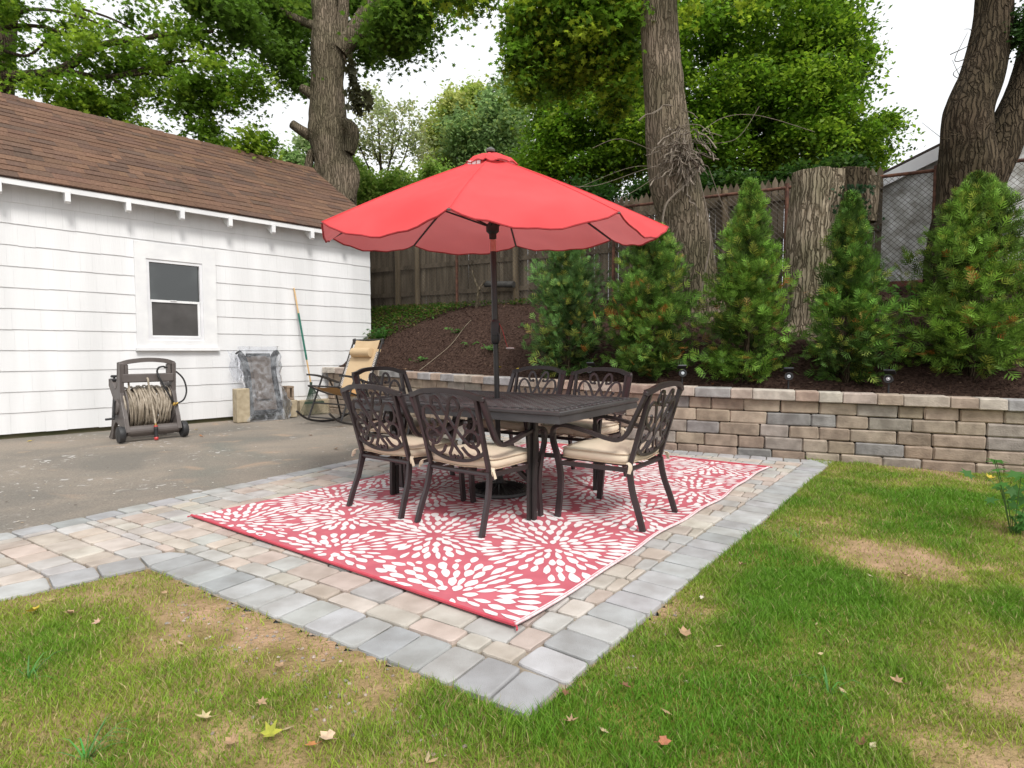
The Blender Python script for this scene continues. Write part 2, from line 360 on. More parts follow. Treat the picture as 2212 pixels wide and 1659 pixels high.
S.view_settings.view_transform = 'Standard'; S.view_settings.look = 'None'; S.view_settings.gamma = 1; S.view_settings.exposure = .35
S.cycles.max_bounces = 6; S.cycles.transparent_max_bounces = 12

# ------------------------------------------------------------------ frames of the place
GC = V(-2.803, 11.615, 0); GU = V(.6894, .7244, 0); GN = V(-.7244, .6894, 0)      # garage corner, along wall, inward
WALL = [V(9.5, 3.16, 0), V(7.0, 4.32, 0), V(4.75, 5.36, 0), V(3.32, 6.02, 0), V(1.73, 6.76, 0), V(0, 7.95, 0), V(-1.95, 9.6, 0), V(-3.42, 10.78, 0)]
WALLC = spline(WALL, 12)
FA, FB = V(9.8, 5.35, 0), V(-5.5, 14.2, 0)     # fence line right -> left
cum = [0.]
for i in range(1, len(WALLC)): cum.append(cum[-1]+(WALLC[i]-WALLC[i-1]).length)
WL_ = cum[-1]
def wallp(s):
    s = max(0, min(WL_, s))
    for i in range(1, len(cum)):
        if s <= cum[i]+1e-9:
            t = (s-cum[i-1])/(cum[i]-cum[i-1]); p = WALLC[i-1].lerp(WALLC[i], t); d = (WALLC[i]-WALLC[i-1]).normalized(); return p, d
def wallz(s): return .60+.25*(s/WL_)**.9       # cap top height
def fencep(q): return FA.lerp(FB, q)
def hillz(s, t):
    a = wallz(s)-.05
    if t <= 1:
        k = max(0, (t-.12)/.88); k = k*k*(3-2*k)*.75+k*.25
        return a+(2.02-a)*k
    return 2.02
def hill_at(x, y):
    """height of the bank under a point, by search along the wall"""
    best = None
    for i in range(0, 161):
        s = WL_*i/160; p, d = wallp(s); f = fencep(i/160)
        ln = (f-p); t = ((x-p.x)*ln.x+(y-p.y)*ln.y)/ln.length_squared
        q = p+ln*t; e = (q.x-x)**2+(q.y-y)**2
        if best is None or e < best[0]: best = (e, s, t)
    return hillz(best[1], max(0, best[2]))
# ------------------------------------------------------------------ ground sheets
def sheet(name, poly, z, m, col=(1, 1, 1)):
    b = MB(); b.add([(p[0], p[1], z) for p in poly], [tuple(range(len(poly)))], col=col); return tag(b.build(name, m), kind='structure')
sheet('ground', [(-160, -60), (160, -60), (160, 220), (-160, 220)], -.06, M['earth'])
drv = [(-14, -6), (-7.1, -6.), (-3.19, 3.58-.0), (-1.6, 6.15), (-.45, 8.05), (-.5, 8.5), (-2, 9.8), (-3.4, 11.1), (-4.4, 10.3), (-14, .3)]
DU = V(1.59, 2.57, 0).normalized()
drv = [(-16, -6), tuple((V(-3.19, 3.58, 0)-DU*11)[:2]), (-3.19, 3.58), (-1.6, 6.15), (-.55, 7.85), (-.3, 8.4), (-1.95, 9.9), (-3.4, 11.3), (-16, -1.9)]
sheet('driveway', drv, -.006, M['asphalt'])
# pavers
rF, rR, rL = V(.01, 2.33, 0), V(2.49, 5.61, 0), V(-2.19, 3.93, 0)
RU = (rR-rF).normalized(); RV = V(-RU.y, RU.x, 0)
pF, pR, pI = V(.05, 1.76, 0), V(3.15, 5.75, 0), V(-1.93, 3.03, 0)
pLow = pI-V(.42, .41, 0).normalized()*3.2
pD0 = V(-3.19, 3.58, 0)-DU*3.6; pD1 = V(-3.19, 3.58, 0); pD2 = V(-.56, 7.83, 0)
patio_poly = [pF, pR, V(3.0, 6.1, 0), V(1.73, 6.70, 0), V(0, 7.9, 0), V(-.3, 8.15, 0), pD2, pD1, pD0, pLow, pI]
def inpoly(x, y, P):
    r = False; n = len(P)
    for i in range(n):
        a, b = P[i], P[i-1]
        if (a[1] > y) != (b[1] > y) and x < (b[0]-a[0])*(y-a[1])/(b[1]-a[1])+a[0]: r = not r
    return r
def inpoly_np(x, y, P):
    r = np.zeros(len(x), bool); n = len(P)
    for i in range(n):
        a, b = P[i], P[i-1]
        if a[1] == b[1]: continue
        c = ((a[1] > y) != (b[1] > y)) & (x < (b[0]-a[0])*(y-a[1])/(b[1]-a[1])+a[0]); r ^= c
    return r
sheet('paving_sand', [(p.x, p.y) for p in patio_poly], -.004, M['sand'])
def clip_half(poly, p, n):      # keep side where (x-p).n >= 0
    out = []
    for i in range(len(poly)):
        a, b = poly[i-1], poly[i]; da = (a-p).dot(n); db = (b-p).dot(n)
        if (da >= 0) != (db >= 0): out.append(a+(b-a)*(da/(da-db)))
        if db >= 0: out.append(b)
    return out
PV = MB()
GREY = [(.325, .33, .335), (.36, .365, .365), (.39, .392, .39), (.342, .345, .35), (.37, .37, .368)]
FIELD = [(.43, .40, .36), (.44, .395, .345), (.40, .395, .38), (.44, .38, .33), (.375, .375, .365), (.46, .425, .38), (.43, .365, .32), (.42, .405, .385)]
def paver(poly, col, g=.0055, top=.013):
    """chamfered, slightly rounded stone from a convex polygon"""
    n = len(poly)
    if n < 3: return
    c = sum(poly, V(0, 0, 0))/n
    ar = 0
    for i in range(n): ar += poly[i-1].cross(poly[i]).z
    if abs(ar)/2 < .0015: return
    if ar < 0: poly = poly[::-1]
    # round the corners
    rp = []
    for i in range(n):
        a, b, d = poly[i-1], poly[i], poly[(i+1) % n]
        la = (a-b).length; lb = (d-b).length; r = min(.024, la*.32, lb*.32)
        if r < .002: rp.append(b); continue
        e1 = (a-b).normalized()*r; e2 = (d-b).normalized()*r
        rp += [b+e1, b+(e1+e2)*.22, b+e2]
    poly = rp; n = len(poly); j = lambda: random.uniform(-.0025, .0025)
    def ring(ins, z):
        out = []
        for p in poly:
            d = (p-c); L = d.length; q = c+d*max(.3, (L-ins)/L) if L > 0 else p
            out.append((q.x, q.y, z))
        return out
    tz = top+random.uniform(-.003, .003); tl = (random.uniform(-.012, .012), random.uniform(-.012, .012))
    r0 = ring(g, -.03); r1 = ring(g+.001, tz-.008); r2 = ring(g+.003, tz-.0025); r3 = ring(g+.010, tz)
    r1 = [(x+j(), y+j(), z) for x, y, z in r1]
    r3 = [(x+j(), y+j(), z+tl[0]*(x-c.x)+tl[1]*(y-c.y)) for x, y, z in r3]
    vs = r0+r1+r2+r3; fs = []
    for k in range(3):
        for i in range(n): fs.append((k*n+i, k*n+(i+1) % n, (k+1)*n+(i+1) % n, (k+1)*n+i))
    fs.append(tuple(3*n+i for i in range(n)))
    PV.add(vs, fs, col=col)
def vary(c, a=.08): 
    k = random.uniform(1-a, 1+a); return tuple(x*k*random.uniform(.98, 1.02) for x in c)
BW = .23
def border(a, b, w=.158, depth=BW, flip=1):
    d = (b-a); L = d.length; d.normalize(); nn = V(-d.y, d.x, 0)*flip; n = int(L/w); w = L/n
    for i in range(n):
        p = a+d*(w*i); q = a+d*(w*(i+1)); paver([p, q, q+nn*depth, p+nn*depth], vary(random.choice(GREY), .1))
# borders: front-left edge, right edge, low-left edge, drive edge, wall edge
eF = (pI-pF).normalized(); eR = (pR-pF).normalized(); eD = (pD2-pD1).normalized(); eL = (pI-pLow).normalized()
def offs(e, p, inside):      # unit normal of edge pointing to 'inside'
    n = V(-e.y, e.x, 0); return n if (inside-p).dot(n) > 0 else -n
ctr = V(0, 4.6, 0)
nF = offs(eF, pF, ctr); nR = offs(eR, pF, ctr); nD = offs(eD, pD1, ctr); nL = offs(eL, pI, pD1)
def border2(a, b, nn, w, depth=BW):
    d = (b-a); L = d.length; d.normalize(); n = max(1, int(round(L/w))); w = L/n
    for i in range(n):
        p = a+d*(w*i); q = a+d*(w*(i+1)); paver([p, q, q+nn*depth, p+nn*depth], vary(random.choice(GREY), .1))
border2(pF+eR*BW, pR+eR*.25, nR, .165); border2(pF, pI+eF*0, nF, .158); 
border2(pLow, pI-eL*.0, nL, .20, .20); paver([pI, pI+nL*.20, pI+(nL*.20+nF*BW)*.66, pI+nF*BW], GREY[1]); border2(pD0, pD2+eD*.1, nD, .20, .17)
wl = [V(3.20, 6.06, 0), V(1.73, 6.74, 0), V(0, 7.93, 0), V(-.4, 8.27, 0)]
for i in range(3):
    e = (wl[i+1]-wl[i]).normalized(); border2(wl[i]-offs(e, wl[i], V(0, 20, 0))*.03, wl[i+1]-offs(e, wl[i], V(0, 20, 0))*.03, -offs(e, wl[i], V(0, 20, 0)), .16, .22)
# field
cons = [(pF+nR*BW, nR), (pF+nF*BW, nF), (pD1+nD*.17, nD)]
consS = [(pLow+nL*.20, nL), (pD1+nD*.17, nD)]
def field(cons, extra):
    rw = .172; u0 = eF; v0 = V(-eF.y, eF.x, 0)
    if v0.dot(ctr-pF) < 0: v0 = -v0
    row = -24
    while row < 48:
        hgt = random.choice((.152, .162)); 
        o = pF+v0*(row*.172); x = -4.5
        while x < 6.2:
            w = random.choice((.17, .17, .225, .25, .12)); 
            q = [o+u0*x, o+u0*(x+w), o+u0*(x+w)+v0*.172, o+u0*x+v0*.172]; x += w
            for (p, n) in cons:
                q = clip_half(q, p, n)
                if len(q) < 3: break
            else:
                ex = extra
                if len(extra) == 3:
                    cxm = sum(p_.x for p_ in q)/len(q); ex = [extra[0] if cxm > 1.73 else extra[1] if cxm > 0 else extra[2]]
                for (p, n) in ex:
                    q = clip_half(q, p, n)
                    if len(q) < 3: break
            if len(q) >= 3: paver(q, vary(random.choice(FIELD), .1))
        row += 1
wn = [(wl[i]-offs((wl[i+1]-wl[i]).normalized(), wl[i], V(0, 20, 0))*.25, -offs((wl[i+1]-wl[i]).normalized(), wl[i], V(0, 20, 0))) for i in range(3)]
field(cons, wn)
# the strip running off to the lower left: clipped to stay outside the main field
field(consS, [(pF+nF*BW, -nF), (pI, -eF*-1.)])
tag(PV.build('patio', M['paver']), kind='structure')
# strip corner patch: border pavers between main border end and strip
# ------------------------------------------------------------------ lawn
LAWN_R = [pF, pR, V(3.12, 6.1, 0), V(4.75, 5.34, 0), V(9.5, 3.1, 0), V(9.5, -1, 0), V(-4, -1, 0), pLow-eL*2, pLow, pI]
lp = [(p.x, p.y) for p in LAWN_R]
def lawnz(x, y): return -.004+.03*(fbm(x, y, 1.3, 5)-.5)
def patch(x, y):       # 0 = bare soil .. 1 = thick grass
    v = (fbm(x, y, 1.5, 3, 4)-.5)*2.1+.52
    for (px, py, r, k) in BARE:
        v = v-.46*k*np.exp(-((x-px)**2+(y-py)**2)/(r*r))
    for (px, py, r, k) in LUSH:
        v = v+k*np.exp(-((x-px)**2+(y-py)**2)/(r*r))
    return np.clip(v, 0, 1)
def gp(x, y): p = G(x, y); return p.x, p.y
BARE = [(*gp(640, 1440), .17, .42), (*gp(560, 1380), .12, .3), (*gp(750, 1500), .12, .38), (*gp(450, 1300), .12, .3), (*gp(850, 1560), .10, .22), (*gp(2040, 1330), .26, .26), (*gp(2100, 1420), .2, .22),
        (*gp(1440, 1330), .12, .35), (*gp(1560, 1210), .14, .35), (*gp(2170, 1150), .3, .3), (*gp(1350, 1420), .12, .25), (*gp(900, 1630), .12, .25), (*gp(420, 1340), .15, .25), (*gp(1650, 1130), .15, .2)]
LUSH = [(*gp(480, 1420), .2, .25), (*gp(1750, 1250), .45, .3), (*gp(1650, 1350), .3, .3), (*gp(100, 1400), .4, .2), (*gp(1950, 1080), .8, .2), (*gp(1500, 1520), .2, .25), (*gp(1300, 1560), .25, .15)]
nx, ny = 300, 190
gx = np.linspace(-4.2, 9.6, nx); gy = np.linspace(-1.05, 6.3, ny)
XX, YY = np.meshgrid(gx, gy, indexing='ij'); Zz = lawnz(XX, YY)
verts = np.stack([XX, YY, Zz], -1).reshape(-1, 3)
idx = np.arange(nx*ny).reshape(nx, ny)
fc = np.stack([idx[:-1, :-1], idx[1:, :-1], idx[1:, 1:], idx[:-1, 1:]], -1).reshape(-1, 4)
cxy = verts[fc].mean(1)
keep = inpoly_np(cxy[:, 0], cxy[:, 1], lp)
fc = fc[keep]; cxy = cxy[keep]
pt = patch(cxy[:, 0], cxy[:, 1])[:, None]
lc = (1-pt)*np.array([2.1, 1.85, 2.2])+pt*np.array([1.4, 1.6, .8])
bulk('lawn', verts, fc, M['soil'], lc); tag(bpy.data.objects['lawn'], kind='structure')
# grass blades
def blades(n, xr, yr, hmul=1., wmul=1., thr=.18, dens=None, poly=lp, hill=False, seedv=1):
    r = np.random.default_rng(seedv)
    x = r.uniform(*xr, n); y = r.uniform(*yr, n)
    k = inpoly_np(x, y, poly); x, y = x[k], y[k]
    p = patch(x, y); k = r.random(len(x)) < np.clip((p-thr)*1.6+.12, .12, .85); x, y, p = x[k], y[k], p[k]
    # only what the photograph could see, with a margin
    k = (np.abs(x) < y*1.05+.6); x, y, p = x[k], y[k], p[k]
    n = len(x); z = lawnz(x, y)
    h = (.012+.024*p*r.random(n)+.018*r.random(n)**3)*hmul*(.35+1.3*fbm(x, y, 6, 9))
    w = (.0008+.0010*r.random(n))*wmul*(1+.16*y)
    a = r.uniform(0, 2*PI, n); wd = np.stack([np.cos(a), np.sin(a)], 1)*w[:, None]
    b = r.uniform(0, 2*PI, n); ln = h*(.25+.8*r.random(n)); ld = np.stack([np.cos(b), np.sin(b)], 1)*ln[:, None]
    P0 = np.stack([x, y, z-.003], 1)
    def off(d2, zz): return np.concatenate([d2, zz[:, None]], 1)
    zero = np.zeros(n)
    v0 = P0-off(wd, zero); v1 = P0+off(wd, zero)
    mid = off(ld*.35, h*.55); v2 = P0+mid-off(wd*.75, zero); v3 = P0+mid+off(wd*.75, zero); v4 = P0+off(ld, h)
    vs = np.stack([v0, v1, v2, v3, v4], 1).reshape(-1, 3)
    bi = (np.arange(n)*5)[:, None]
    fs = np.stack([bi+[0, 1, 3], bi+[0, 3, 2], bi+[2, 3, 4]], 1).reshape(-1, 3)
    g1 = np.array([.13, .285, .022]); g2 = np.array([.31, .40, .05]); g3 = np.array([.46, .38, .18])
    t = np.clip(1.3-p*1.35+.3*(r.random(n)-.5)+.7*(fbm(x, y, 3.2, 21)-.5), 0, 1)[:, None]
    c = g1*(1-t)+g2*t; dry = (r.random(n) < (.05+.36*(1-p)))[:, None]; c = np.where(dry, g3*r.uniform(.6, 1.1, (n, 1)), c)*r.uniform(.75, 1.25, (n, 1))
    return vs, fs, np.repeat(c, 3, 0)
parts = [blades(760000, (-3.6, 4.), (.55, 3.), 1, 1, seedv=11), blades(520000, (-1, 7.5), (2.6, 6.2), 1.15, 1.1, seedv=12)]
vo = 0; vs_, fs_, cs_ = [], [], []
for v_, f_, c_ in parts: vs_.append(v_); fs_.append(f_+vo); cs_.append(c_); vo += len(v_)
gro = bulk('grass', np.concatenate(vs_), np.concatenate(fs_), M['grass'], np.concatenate(cs_))
tag(gro, 'short patchy green lawn grass growing around the paved patio', 'grass', kind='stuff')
# small pebbles and crumbs of soil on the bare ground
pb = MB()
for _ in range(420):
    q = random.choice(BARE[:6]+BARE[7:10]+BARE[10:]); x = random.gauss(q[0], q[2]*.8); y = random.gauss(q[1], q[2]*.8)
    if not inpoly(x, y, lp): continue
    r = random.uniform(.002, .0075)
    pb.rbox((x, y, float(lawnz(x, y))+r*.3), (r*2.4, r*1.8, r*1.3), r*.6, Matrix.Rotation(random.uniform(0, 6), 3, 'Z'), col=random.choice([(.25, .2, .17), (.33, .25, .2), (.24, .22, .2), (.4, .33, .28)]))
tag(pb.build('pebbles', M['chip']), 'small pebbles and soil crumbs on the bare patches beside the pavers', 'pebbles', kind='stuff')

# ------------------------------------------------------------------ planted bank behind the retaining wall
NS, NT = 130, 44
vs = []; 
ts = [i/30*1.0 for i in range(31)]+[1.1, 1.5, 2.5, 4, 6, 9, 13, 18, 24, 32, 40, 50, 60]
for i in range(NS+1):
    s = WL_*i/NS; p, d = wallp(s); f = fencep(i/NS)
    for t in ts:
        q = p+(f-p)*t
        z = hillz(s, t)+(.05*(vn(q.x, q.y, 3., 4)-.5)+.025*(vn(q.x, q.y, 9., 6)-.5))*min(1, t*4+.05)
        vs.append((q.x, q.y, z))
nt = len(ts); idx = np.arange((NS+1)*nt).reshape(NS+1, nt)
fc = np.stack([idx[:-1, :-1], idx[1:, :-1], idx[1:, 1:], idx[:-1, 1:]], -1).reshape(-1, 4)[:, ::-1]
o = bulk('mulch_bank', np.array(vs), fc, M['mulch'], None, smooth=True); tag(o, kind='structure')
# wood chips
n = 26000
r = np.random.default_rng(5); ss = r.uniform(.02, .99, n); tt = r.uniform(.0, 1., n)**1.15
P0 = np.array([(*(wallp(WL_*a)[0]+(fencep(a)-wallp(WL_*a)[0])*b)[:2], hillz(WL_*a, b)) for a, b in zip(ss, tt)])
P0[:, 2] += (.05*(vn(P0[:, 0], P0[:, 1], 3., 4)-.5)+.025*(vn(P0[:, 0], P0[:, 1], 9., 6)-.5))*np.minimum(1, tt*4+.05)+.006
def quads(P, L, W, rr, up=.5):
    """n little flat quads with random orientation"""
    n = len(P); a = rr.normal(size=(n, 3)); a[:, 2] *= up; a /= np.linalg.norm(a, axis=1)[:, None]
    b = rr.normal(size=(n, 3)); b[:, 2] *= up; b -= a*(a*b).sum(1)[:, None]; b /= np.linalg.norm(b, axis=1)[:, None]
    a = a*L[:, None]; b = b*W[:, None]
    v = np.stack([P-a-b*.8, P+a*.9-b, P+a+b*.7, P-a*.8+b], 1).reshape(-1, 3)
    return v, np.arange(4*n).reshape(n, 4)
v_, f_ = quads(P0, r.uniform(.008, .028, n), r.uniform(.003, .007, n), r, .55)
base = np.array([[.055, .032, .024], [.09, .055, .04], [.035, .02, .015], [.16, .105, .075]])[r.choice(4, n, p=[.42, .3, .23, .05])]*r.uniform(.7, 1.3, (n, 1))
tag(bulk('wood_chips', v_, f_, M['chip'], base), 'dark brown shredded mulch covering the bank behind the stone wall', 'mulch', kind='stuff')

# ------------------------------------------------------------------ retaining wall
rw = empty('retaining_wall', (0, 0, 0), 0, 'curved retaining wall of tumbled tan and grey blocks with pale capstones', 'wall')
BC = [(.345, .285, .225), (.38, .32, .255), (.315, .25, .205), (.33, .30, .27), (.275, .27, .265), (.36, .29, .23), (.39, .335, .27), (.335, .27, .22)]
bk = MB(); CAPH = .105; NCO = 5; pc = 0
for c in range(NCO):
    s = random.uniform(-.2, 0)
    while s < WL_:
        L = random.choice((.22, .28, .33, .36, .42, .24))+random.uniform(-.015, .015)
        s0, s1 = max(0, s), min(WL_, s+L); s += L
        if s1-s0 < .03: continue
        p, d = wallp((s0+s1)/2); z0 = -.05; ht = (wallz((s0+s1)/2)-CAPH-z0)/NCO
        nn = V(-d.y, d.x, 0); nn = nn if nn.y < 0 else -nn       # toward camera
        ang = math.atan2(d.y, d.x)
        cc = p-nn*(.085+.004*c)+nn*random.uniform(-.005, .005)+V(0, 0, z0+ht*(c+.5))
        bk.rbox(cc, (s1-s0-.004, .17, ht-.003), .014, Matrix.Rotation(ang+random.uniform(-.012, .012), 3, 'Z'), jit=.0045, col=vary(random.choice(BC), .10))
# dark backing
for i in range(60):
    p, d = wallp(WL_*(i+.5)/60); nn = V(-d.y, d.x, 0); nn = nn if nn.y < 0 else -nn; hh = wallz(WL_*(i+.5)/60)-CAPH-.02
    bk.box(p-nn*.13+V(0, 0, hh/2), (WL_/60+.03, .12, hh), Matrix.Rotation(math.atan2(d.y, d.x), 3, 'Z'), col=(.03, .025, .02))
bk.build('wall_blocks', M['block'], rw)
cp = MB(); s = 0
CC = [(.40, .33, .275), (.44, .385, .335), (.47, .42, .37), (.33, .33, .335), (.42, .33, .275), (.50, .46, .41)]
while s < WL_:
    L = random.choice((.22, .3, .38, .42)); s0, s1 = s, min(WL_+.1, s+L); s += L
    p, d = wallp((s0+s1)/2); nn = V(-d.y, d.x, 0); nn = nn if nn.y < 0 else -nn; zt = wallz((s0+s1)/2)
    cp.rbox(p-nn*.09+V(0, 0, zt-CAPH/2)+nn*random.uniform(-.004, .004), (s1-s0-.003, .26, CAPH), .008, Matrix.Rotation(math.atan2(d.y, d.x), 3, 'Z'), jit=.002, col=vary(random.choice(CC), .08))
cp.build('capstones', M['block'], rw)

# ------------------------------------------------------------------ garage
ga = empty('garage', GC, 0, 'white shingled garage with brown asphalt roof along the driveway', 'garage')
def gw(s, n_, z): return GU*s+GN*n_+V(0, 0, z)      # local to the garage corner
SL, SR = -11.5, 0.; ZB = .06; EXP = .2745; ZE = 3.41
sd_ = MB()
WIN = (-4.03, -2.90, 1.20, 2.77)
k = 0
while ZB+EXP*k < ZE:
    z0 = ZB+EXP*k; z1 = min(z0+EXP+.012, ZE)
    s = SL
    while s < SR-1e-4:
        wd = random.choice((.18, .24, .3, .36, .14)); e = min(SR, s+wd)
        if SR-e < .06: e = SR
        segs = [(s, e)]
        if z1 > WIN[2]+.02 and z0 < WIN[3]-.02:
            if e > WIN[0] and s < WIN[1]:
                segs = []
                if s < WIN[0]: segs.append((s, WIN[0]))
                if e > WIN[1]: segs.append((WIN[1], e))
        ou = .015+random.uniform(-.0012, .0012); dz = random.uniform(-.003, .003) if random.random() < .9 else random.uniform(-.006, .006)
        cl = random.uniform(.98, 1.0); cl = (cl, cl, cl*1.005)
        for (a, b) in segs:
            a2 = a+.0004; b2 = b-.0004 if b < SR else b
            sd_.add([gw(a2, -ou, z0+dz), gw(b2, -ou, z0+dz), gw(b2, -.004, z1), gw(a2, -.004, z1), gw(a2, .0, z0+dz), gw(b2, .0, z0+dz), gw(b2, .0, z1), gw(a2, .0, z1)],
                    [(0, 1, 2, 3), (5, 4, 7, 6), (4, 5, 1, 0), (4, 0, 3, 7), (1, 5, 6, 2)], col=cl)
        s = e
    k += 1
# solid walls behind the shingles
def quadbox(b, s0, s1, n0, n1, z0, z1, **kk):
    v = [gw(s, n_, z) for z in (z0, z1) for (s, n_) in ((s0, n0), (s1, n0), (s1, n1), (s0, n1))]
    b.add(v, [(3, 2, 1, 0), (4, 5, 6, 7), (0, 1, 5, 4), (1, 2, 6, 5), (2, 3, 7, 6), (3, 0, 4, 7)], **kk)
for (qa, qb, qc, qd) in ((SL, WIN[0]+.05, ZB+.003, ZE-.02), (WIN[1]-.05, SR-.003, ZB+.003, ZE-.02), (WIN[0]+.05, WIN[1]-.05, ZB+.003, WIN[2]+.05), (WIN[0]+.05, WIN[1]-.05, WIN[3]-.05, ZE-.02)):
    quadbox(sd_, qa, qb, .001, .06, qc, qd, col=(.95, .95, .95))
quadbox(sd_, SR-.063, SR-.003, .061, 6.0, ZB+.003, ZE-.02, col=(.95, .95, .95))
quadbox(sd_, SL, SR-.064, 5.94, 6.0, ZB+.003, ZE-.02, col=(.95, .95, .95))
# gable triangle at the right end
RD, RZ = 3.04, 5.42; SLP = (RZ-3.32)/(RD+.25)
sd_.add([gw(SR-.003, .0, ZE-.03), gw(SR-.003, 6., ZE-.03), gw(SR-.003, RD, RZ-.1), gw(SR-.06, .0, ZE-.03), gw(SR-.06, 6., ZE-.03), gw(SR-.06, RD, RZ-.1)], [(0, 1, 2), (5, 4, 3), (0, 2, 5, 3), (1, 4, 5, 2)], col=(.95, .95, .95))
sd_.build('wall', M['siding'], ga)
fd = MB(); quadbox(fd, SL, SR-.05, .03, 5.9, -.1, ZB+.004); fd.build('foundation', M['rust'] if False else M['earth'], ga)
# roof: shingle courses on the front slope, plain back slope
ro = MB(); SE = .45; NOV = -.27
slope_len = math.hypot(RD-NOV, RZ-3.35); dn = (RD-NOV)/slope_len; dz_ = (RZ-3.35)/slope_len
def rp(s, l, h=0.): return gw(s, NOV+dn*l-dz_*h, 3.35+dz_*l+dn*h)
ncr = int(slope_len/.205)
SHC = [(.178, .105, .070), (.165, .097, .067), (.142, .088, .064), (.19, .112, .073), (.155, .093, .066), (.126, .082, .062), (.17, .101, .068)]
for c in range(ncr+1):
    l0 = .205*c; l1 = min(l0+.225, slope_len); s = SL-random.uniform(0, .2)
    while s < SE:
        wd = random.choice((.12, .2, .26, .32, .4)); e = min(SE, s+wd); s2 = max(s, SL)
        if e > s2:
            th = random.choice((.009, .015)); cl = vary(random.choice(SHC), .12)
            ro.add([rp(s2, l0, th), rp(e, l0, th), rp(e, l1, .003), rp(s2, l1, .003), rp(s2, l0, 0), rp(e, l0, 0)], [(0, 1, 2, 3), (4, 5, 1, 0)], col=cl)
        s = e
# slab under the shingles and the back slope
ro.add([rp(SL, .0, -.0), rp(SE, .0, -.0), rp(SE, slope_len, -.0), rp(SL, slope_len, -.0), rp(SL, 0, -.02), rp(SE, 0, -.02), rp(SE, slope_len, -.02), rp(SL, slope_len, -.02)],
       [(0, 1, 2, 3), (4, 7, 6, 5), (0, 4, 5, 1), (1, 5, 6, 2)], col=(.06, .04, .035))
back = [gw(SL, RD, RZ), gw(SE, RD, RZ), gw(SE, RD*2+.25, 3.3), gw(SL, RD*2+.25, 3.3)]
ro.add(back+[p-V(0, 0, .03) for p in back], [(0, 1, 2, 3), (7, 6, 5, 4), (1, 5, 6, 2), (2, 6, 7, 3)], col=(.12, .07, .05))
rf = ro.build('roof', M['shingle'], ga)
rc = MB(); s = SL
while s < SE:
    e = min(SE, s+.22); cl = vary(random.choice(SHC[:5]), .12); h = .02+.006*(int(s*10) % 2)
    a = [gw(s, RD-.15, RZ-.15*SLP+.016), gw(s, RD, RZ+h+.012), gw(s, RD+.15, RZ-.15*SLP+.016)]; b_ = [gw(e, RD-.15, RZ-.15*SLP+.020), gw(e, RD, RZ+h+.024), gw(e, RD+.15, RZ-.15*SLP+.020)]
    rc.add(a+b_, [(0, 3, 4, 1), (1, 4, 5, 2), (3, 5, 4)], col=cl); s = e
rc.build('ridge_cap', M['shingle'], rf)
fa = MB(); quadbox(fa, SL, SE-.01, NOV+.02, NOV+.045, 3.262, 3.343, col=(.95, .95, .95)); fa.build('eave_board', M['trim'], rf)
# underside boards
ub = MB(); ub.add([gw(SL, NOV+.046, 3.33), gw(SE-.02, NOV+.046, 3.33), gw(SE-.02, .0, 3.33+.27*SLP*.75), gw(SL, .0, 3.33+.27*SLP*.75)], [(3, 2, 1, 0)], col=(.9, .9, .9))
ub.build('soffit', M['trim'], rf)
for s in [-1.33-.70*i for i in range(-1, 15)]+[.38]:
    b = MB(); t_ = .030
    pr = [(-.02, 3.22), (-.215, 3.215), (-.20, 3.17), (-.02, 3.09), (-.02, 3.12)]
    pr = [(.0, 3.44), (-.262, 3.29), (-.262, 3.15), (-.225, 3.125), (.0, 3.27)]
    if s > .05: pr = [(0, 3.40), (-.24, 3.25), (-.24, 3.15), (.3, 3.42), (.3, 3.6)]
    vs = [gw(s+q, n_, z) for q in (-t_, t_) for (n_, z) in pr]
    b.add(vs, [tuple(range(5))[::-1], tuple(range(5, 10))]+[(i, (i+1) % 5, 5+(i+1) % 5, 5+i) for i in range(5)], col=(.97, .97, .97))
    b.build('rafter_tail', M['trim'], ga, fix=True)
# window
wi = empty('window', (0, 0, 0)); wi.parent = ga
b = MB(); z0, z1 = WIN[2], WIN[3]; a0, a1 = WIN[0], WIN[1]; i0, i1, j0, j1 = -3.88, -3.10, 1.31, 2.53
quadbox(b, a0, i0, -.035, .02, z0, z1, col=(.97, .97, .97)); quadbox(b, i1, a1, -.035, .02, z0, z1, col=(.97, .97, .97)); quadbox(b, i0, i1, -.033, .02, j1, z1, col=(.97, .97, .97))
quadbox(b, i0, i1, -.033, .02, z0, j0, col=(.97, .97, .97))
b.build('casing', M['trim'], wi)
b = MB(); quadbox(b, a0-.02, a1+.02, -.075, -.0, z0-.045, z0-.002); b.build('sill', M['trim'], wi)
b = MB()
for (p, q, r_, t_) in ((i0, i0+.04, j0, j1), (i1-.04, i1, j0, j1), (i0+.04, i1-.04, j1-.045, j1), (i0+.04, i1-.04, j0, j0+.05)): quadbox(b, p, q, -.02, .05, r_, t_, col=(.93, .93, .95))
b.build('frame', M['trim'], wi)
b = MB(); jm = (j0+j1)/2
quadbox(b, i0+.042, i1-.042, -.004, .028, jm-.03, jm+.005); quadbox(b, i0+.042, i0+.062, -.004, .028, j0+.052, jm-.031); quadbox(b, i1-.075, i1-.042, -.004, .028, j0+.052, jm-.031); quadbox(b, i0+.063, i1-.076, -.004, .028, j0+.052, j0+.075)
quadbox(b, i0+.32, i0+.40, -.016, -.005, jm-.006, jm+.008)
b.build('sash', M['trim'], wi)
b = MB(); quadbox(b, i0+.03, i1-.03, .030, .034, jm+.0, j1-.03); b.build('pane', M['glass'], wi)
b = MB(); quadbox(b, i0+.03, i1-.03, .012, .015, j0+.06, jm-.02); b.build('pane', M['screen'], wi)
